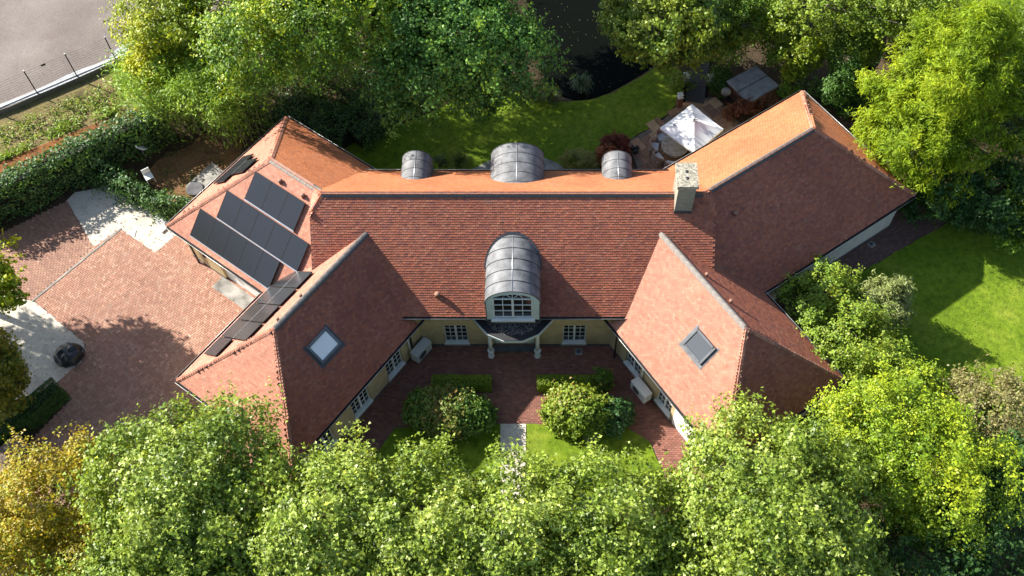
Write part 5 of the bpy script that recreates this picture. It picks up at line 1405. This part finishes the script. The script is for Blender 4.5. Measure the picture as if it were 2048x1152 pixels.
# ------------------------------------------------------------------ fence, wall, yard things
p0, p1 = Vector((-29.44,9.63,0.00)), Vector((-17.80,17.20,0.00)); d = (p1 - p0).normalized(); ang = math.atan2(d.y, d.x); L = (p1 - p0).length
rw = thing('retaining_wall', 'low concrete retaining wall along the gravel lot', 'wall', p0, ang)
n = int(L / 1.9)
for k in range(n): MB().box(k * L / n + .004, (k + 1) * L / n - .004, 0, .22, -.1, .36, None, .015).build('concrete_panel', 'concrete_pale', rw)
fe = thing('wire_fence', 'dark wire mesh fence on the retaining wall', 'fence', p0, ang)
b1 = Vector((-26.08,11.49,0.10)) - p0; s1 = b1.dot(d); b2 = Vector((-24.25,12.79,0.10)) - p0; step = b2.dot(d) - s1
posts = [s1 + step * k for k in range(-1, 6)]
for x in posts:
    o = MB().box(-.03, .03, -.03, .03, .10, 2.05).build('post', 'dark_metal', fe); o.location = (x, -.045, 0)
    o2 = MB().box(-.036, .036, -.036, .036, 2.051, 2.075).build('post_cap', 'alu', fe); o2.location = (x, -.045, 0)
for a, b in zip(posts, posts[1:]):
    m = MB()
    for k in range(11): m.box(a + .035, b - .035, -.05, -.044, .40 + k * .155, .408 + k * .155)
    nx = int((b - a) / .25)
    for k in range(1, nx): x = a + (b - a) * k / nx; m.box(x - .0015, x + .0015, -.0435, -.038, .40, 2.0)
    m.build('mesh_panel', 'dark_metal', fe)
for x in (posts[1] + .45 * step, posts[3] + .45 * step): MB().box(x - .12, x + .12, -.07, -.055, 1.88, 2.0).build('notice_plate', 'dark_metal', fe)
p = (-19.35,7.13,0.00); sd = thing('satellite_dish', 'grey satellite dish on a pole above the ivy', 'satellite dish', (p[0], p[1], 0))
MB().tube([(0, 0, 0), (0, 0, 1.15)], .025, 8).build('pole', 'grey_metal', sd)
m = MB(); m.lathe([(.02, -.06), (.14, -.05), (.25, 0), (.30, .05), (.29, .055), (.24, .012), (.13, -.035), (.02, -.045)], 22); o = m.build('dish', 'ac_case', sd); o.location = (0, 0, 1.22); o.rotation_euler = (R(48), 0, R(150))
o = MB().tube([(0, -.25, 0), (0, 0, .34)], .01, 5).build('feed_arm', 'grey_metal', sd); o.location = (0, 0, 1.22); o.rotation_euler = (R(48), 0, R(150))
p = (-18.62,5.37,0.00); wc = thing('plastic_chair', 'white plastic garden chair standing in the ivy', 'chair', (p[0], p[1], .75), .6)
MB().box(-.2, .2, -.2, .2, .40, .43).build('seat', 'white_paint', wc); MB().box(-.2, .2, .2, .23, .44, .8).build('backrest', 'white_paint', wc)
for sx in (-.19, .19):
    for sy in (-.19, .19): MB().tube([(sx, sy, 0), (sx * .95, sy * .95, .40)], .018, 6).build('leg', 'white_paint', wc)
p = (-16.59,5.38,0.08); MB().lathe([(.44, 0), (.44, .07), (.40, .085), (.36, .08), (.05, .085)], 28).build('round_cover', 'plinth', None, 'dark round concrete lid on the slab beside the wing', 'lid').location = (p[0], p[1], .062)
q = [(-18.40,3.59),(-18.11,3.77),(-17.45,3.13),(-17.77,2.67)]; MB().prism(q, .012, .10).build('metal_cover', 'concrete_pale', None, 'grey flat cover lying at the corner of the solar panel wing', 'cover')
q = [(-19.60,2.67),(-19.54,2.85),(-19.11,2.82),(-19.13,2.43)]; MB().prism(q, .009, .03).build('drain_cover', 'concrete_pale', None, 'pale square drain cover at the edge of the sand yard', 'drain cover')
q = [(3.05,-8.23),(3.39,-7.92),(3.70,-8.33),(3.33,-8.62)]; MB().prism(q, .03, .16).build('stone_slab', 'concrete', None, 'square stone block on the front lawn', 'stone block')
def drain(label, P, ang, sz):
    t = thing('drain_gully', label, 'drain', (P[0], P[1], .012), ang)
    MB().box(-sz, sz, -sz, sz, 0, .015).build('frame', 'concrete', t); MB().lathe([(sz * .6, 0), (sz * .6, .005)], 18, (0, 0, .016)).build('lid', 'plinth', t)
drain('small square drain under the right courtyard window', (3.00,-4.02,0.00), 0, .17)
drain('small square drain in the brick path by the side lawn', (17.72,2.01,0.00), R(34.7), .17)
p = (-20.78,-4.24,0.00); dm2 = thing('covered_fire_bowl', 'round black covered object on the gravel yard', 'covered object', (p[0], p[1], .01))
v = []; f = []; NA, NR = 40, 9
for i in range(NR + 1):
    t = i / NR
    for k in range(NA):
        a = 2 * math.pi * k / NA; r = .64 * math.cos(t * math.pi / 2 * .93) ** .7; fold = 1 + .08 * math.sin(a * 7 + 1.3 + t * 2) * (1 - t * .4) + .045 * math.sin(a * 11 + t * 4)
        z = .5 * math.sin(t * math.pi / 2) ** .8 + .05 * math.sin(a * 3 + t * 6) * t + .03 * math.sin(a * 5 - t * 9) * (1 - t)
        v.append((r * fold * math.cos(a), r * fold * math.sin(a) * .92, max(0, z)))
for i in range(NR):
    for k in range(NA): f.append((i * NA + k, i * NA + (k + 1) % NA, (i + 1) * NA + (k + 1) % NA, (i + 1) * NA + k))
f.append(tuple(NR * NA + k for k in range(NA)))
m = MB(); m.add(v, f, True); m.build('tarpaulin', 'tarp', dm2)
MB().tube([(.66 * 1.03 * math.cos(k * .314), .62 * 1.0 * math.sin(k * .314), .10) for k in range(21)], .02, 6, False).build('tie_cord', 'dark_metal', dm2)
q = [(-21.79,-8.43),(-21.05,-9.06),(-22.28,-10.84),(-23.05,-10.09)]; cxx, cyy = sum(p[0] for p in q) / 4, sum(p[1] for p in q) / 4
bx = thing('storage_chest', 'brown garden storage chest with sloping lid at the left edge', 'storage chest', (cxx, cyy, 0))
ql = [(a - cxx, b - cyy) for a, b in q]
MB().prism([(a * .96, b * .96) for a, b in ql], 0, .80).build('body', 'panel_wood', bx)
MB().prism(ql, .803, .86).build('lid', 'panel_wood', bx)
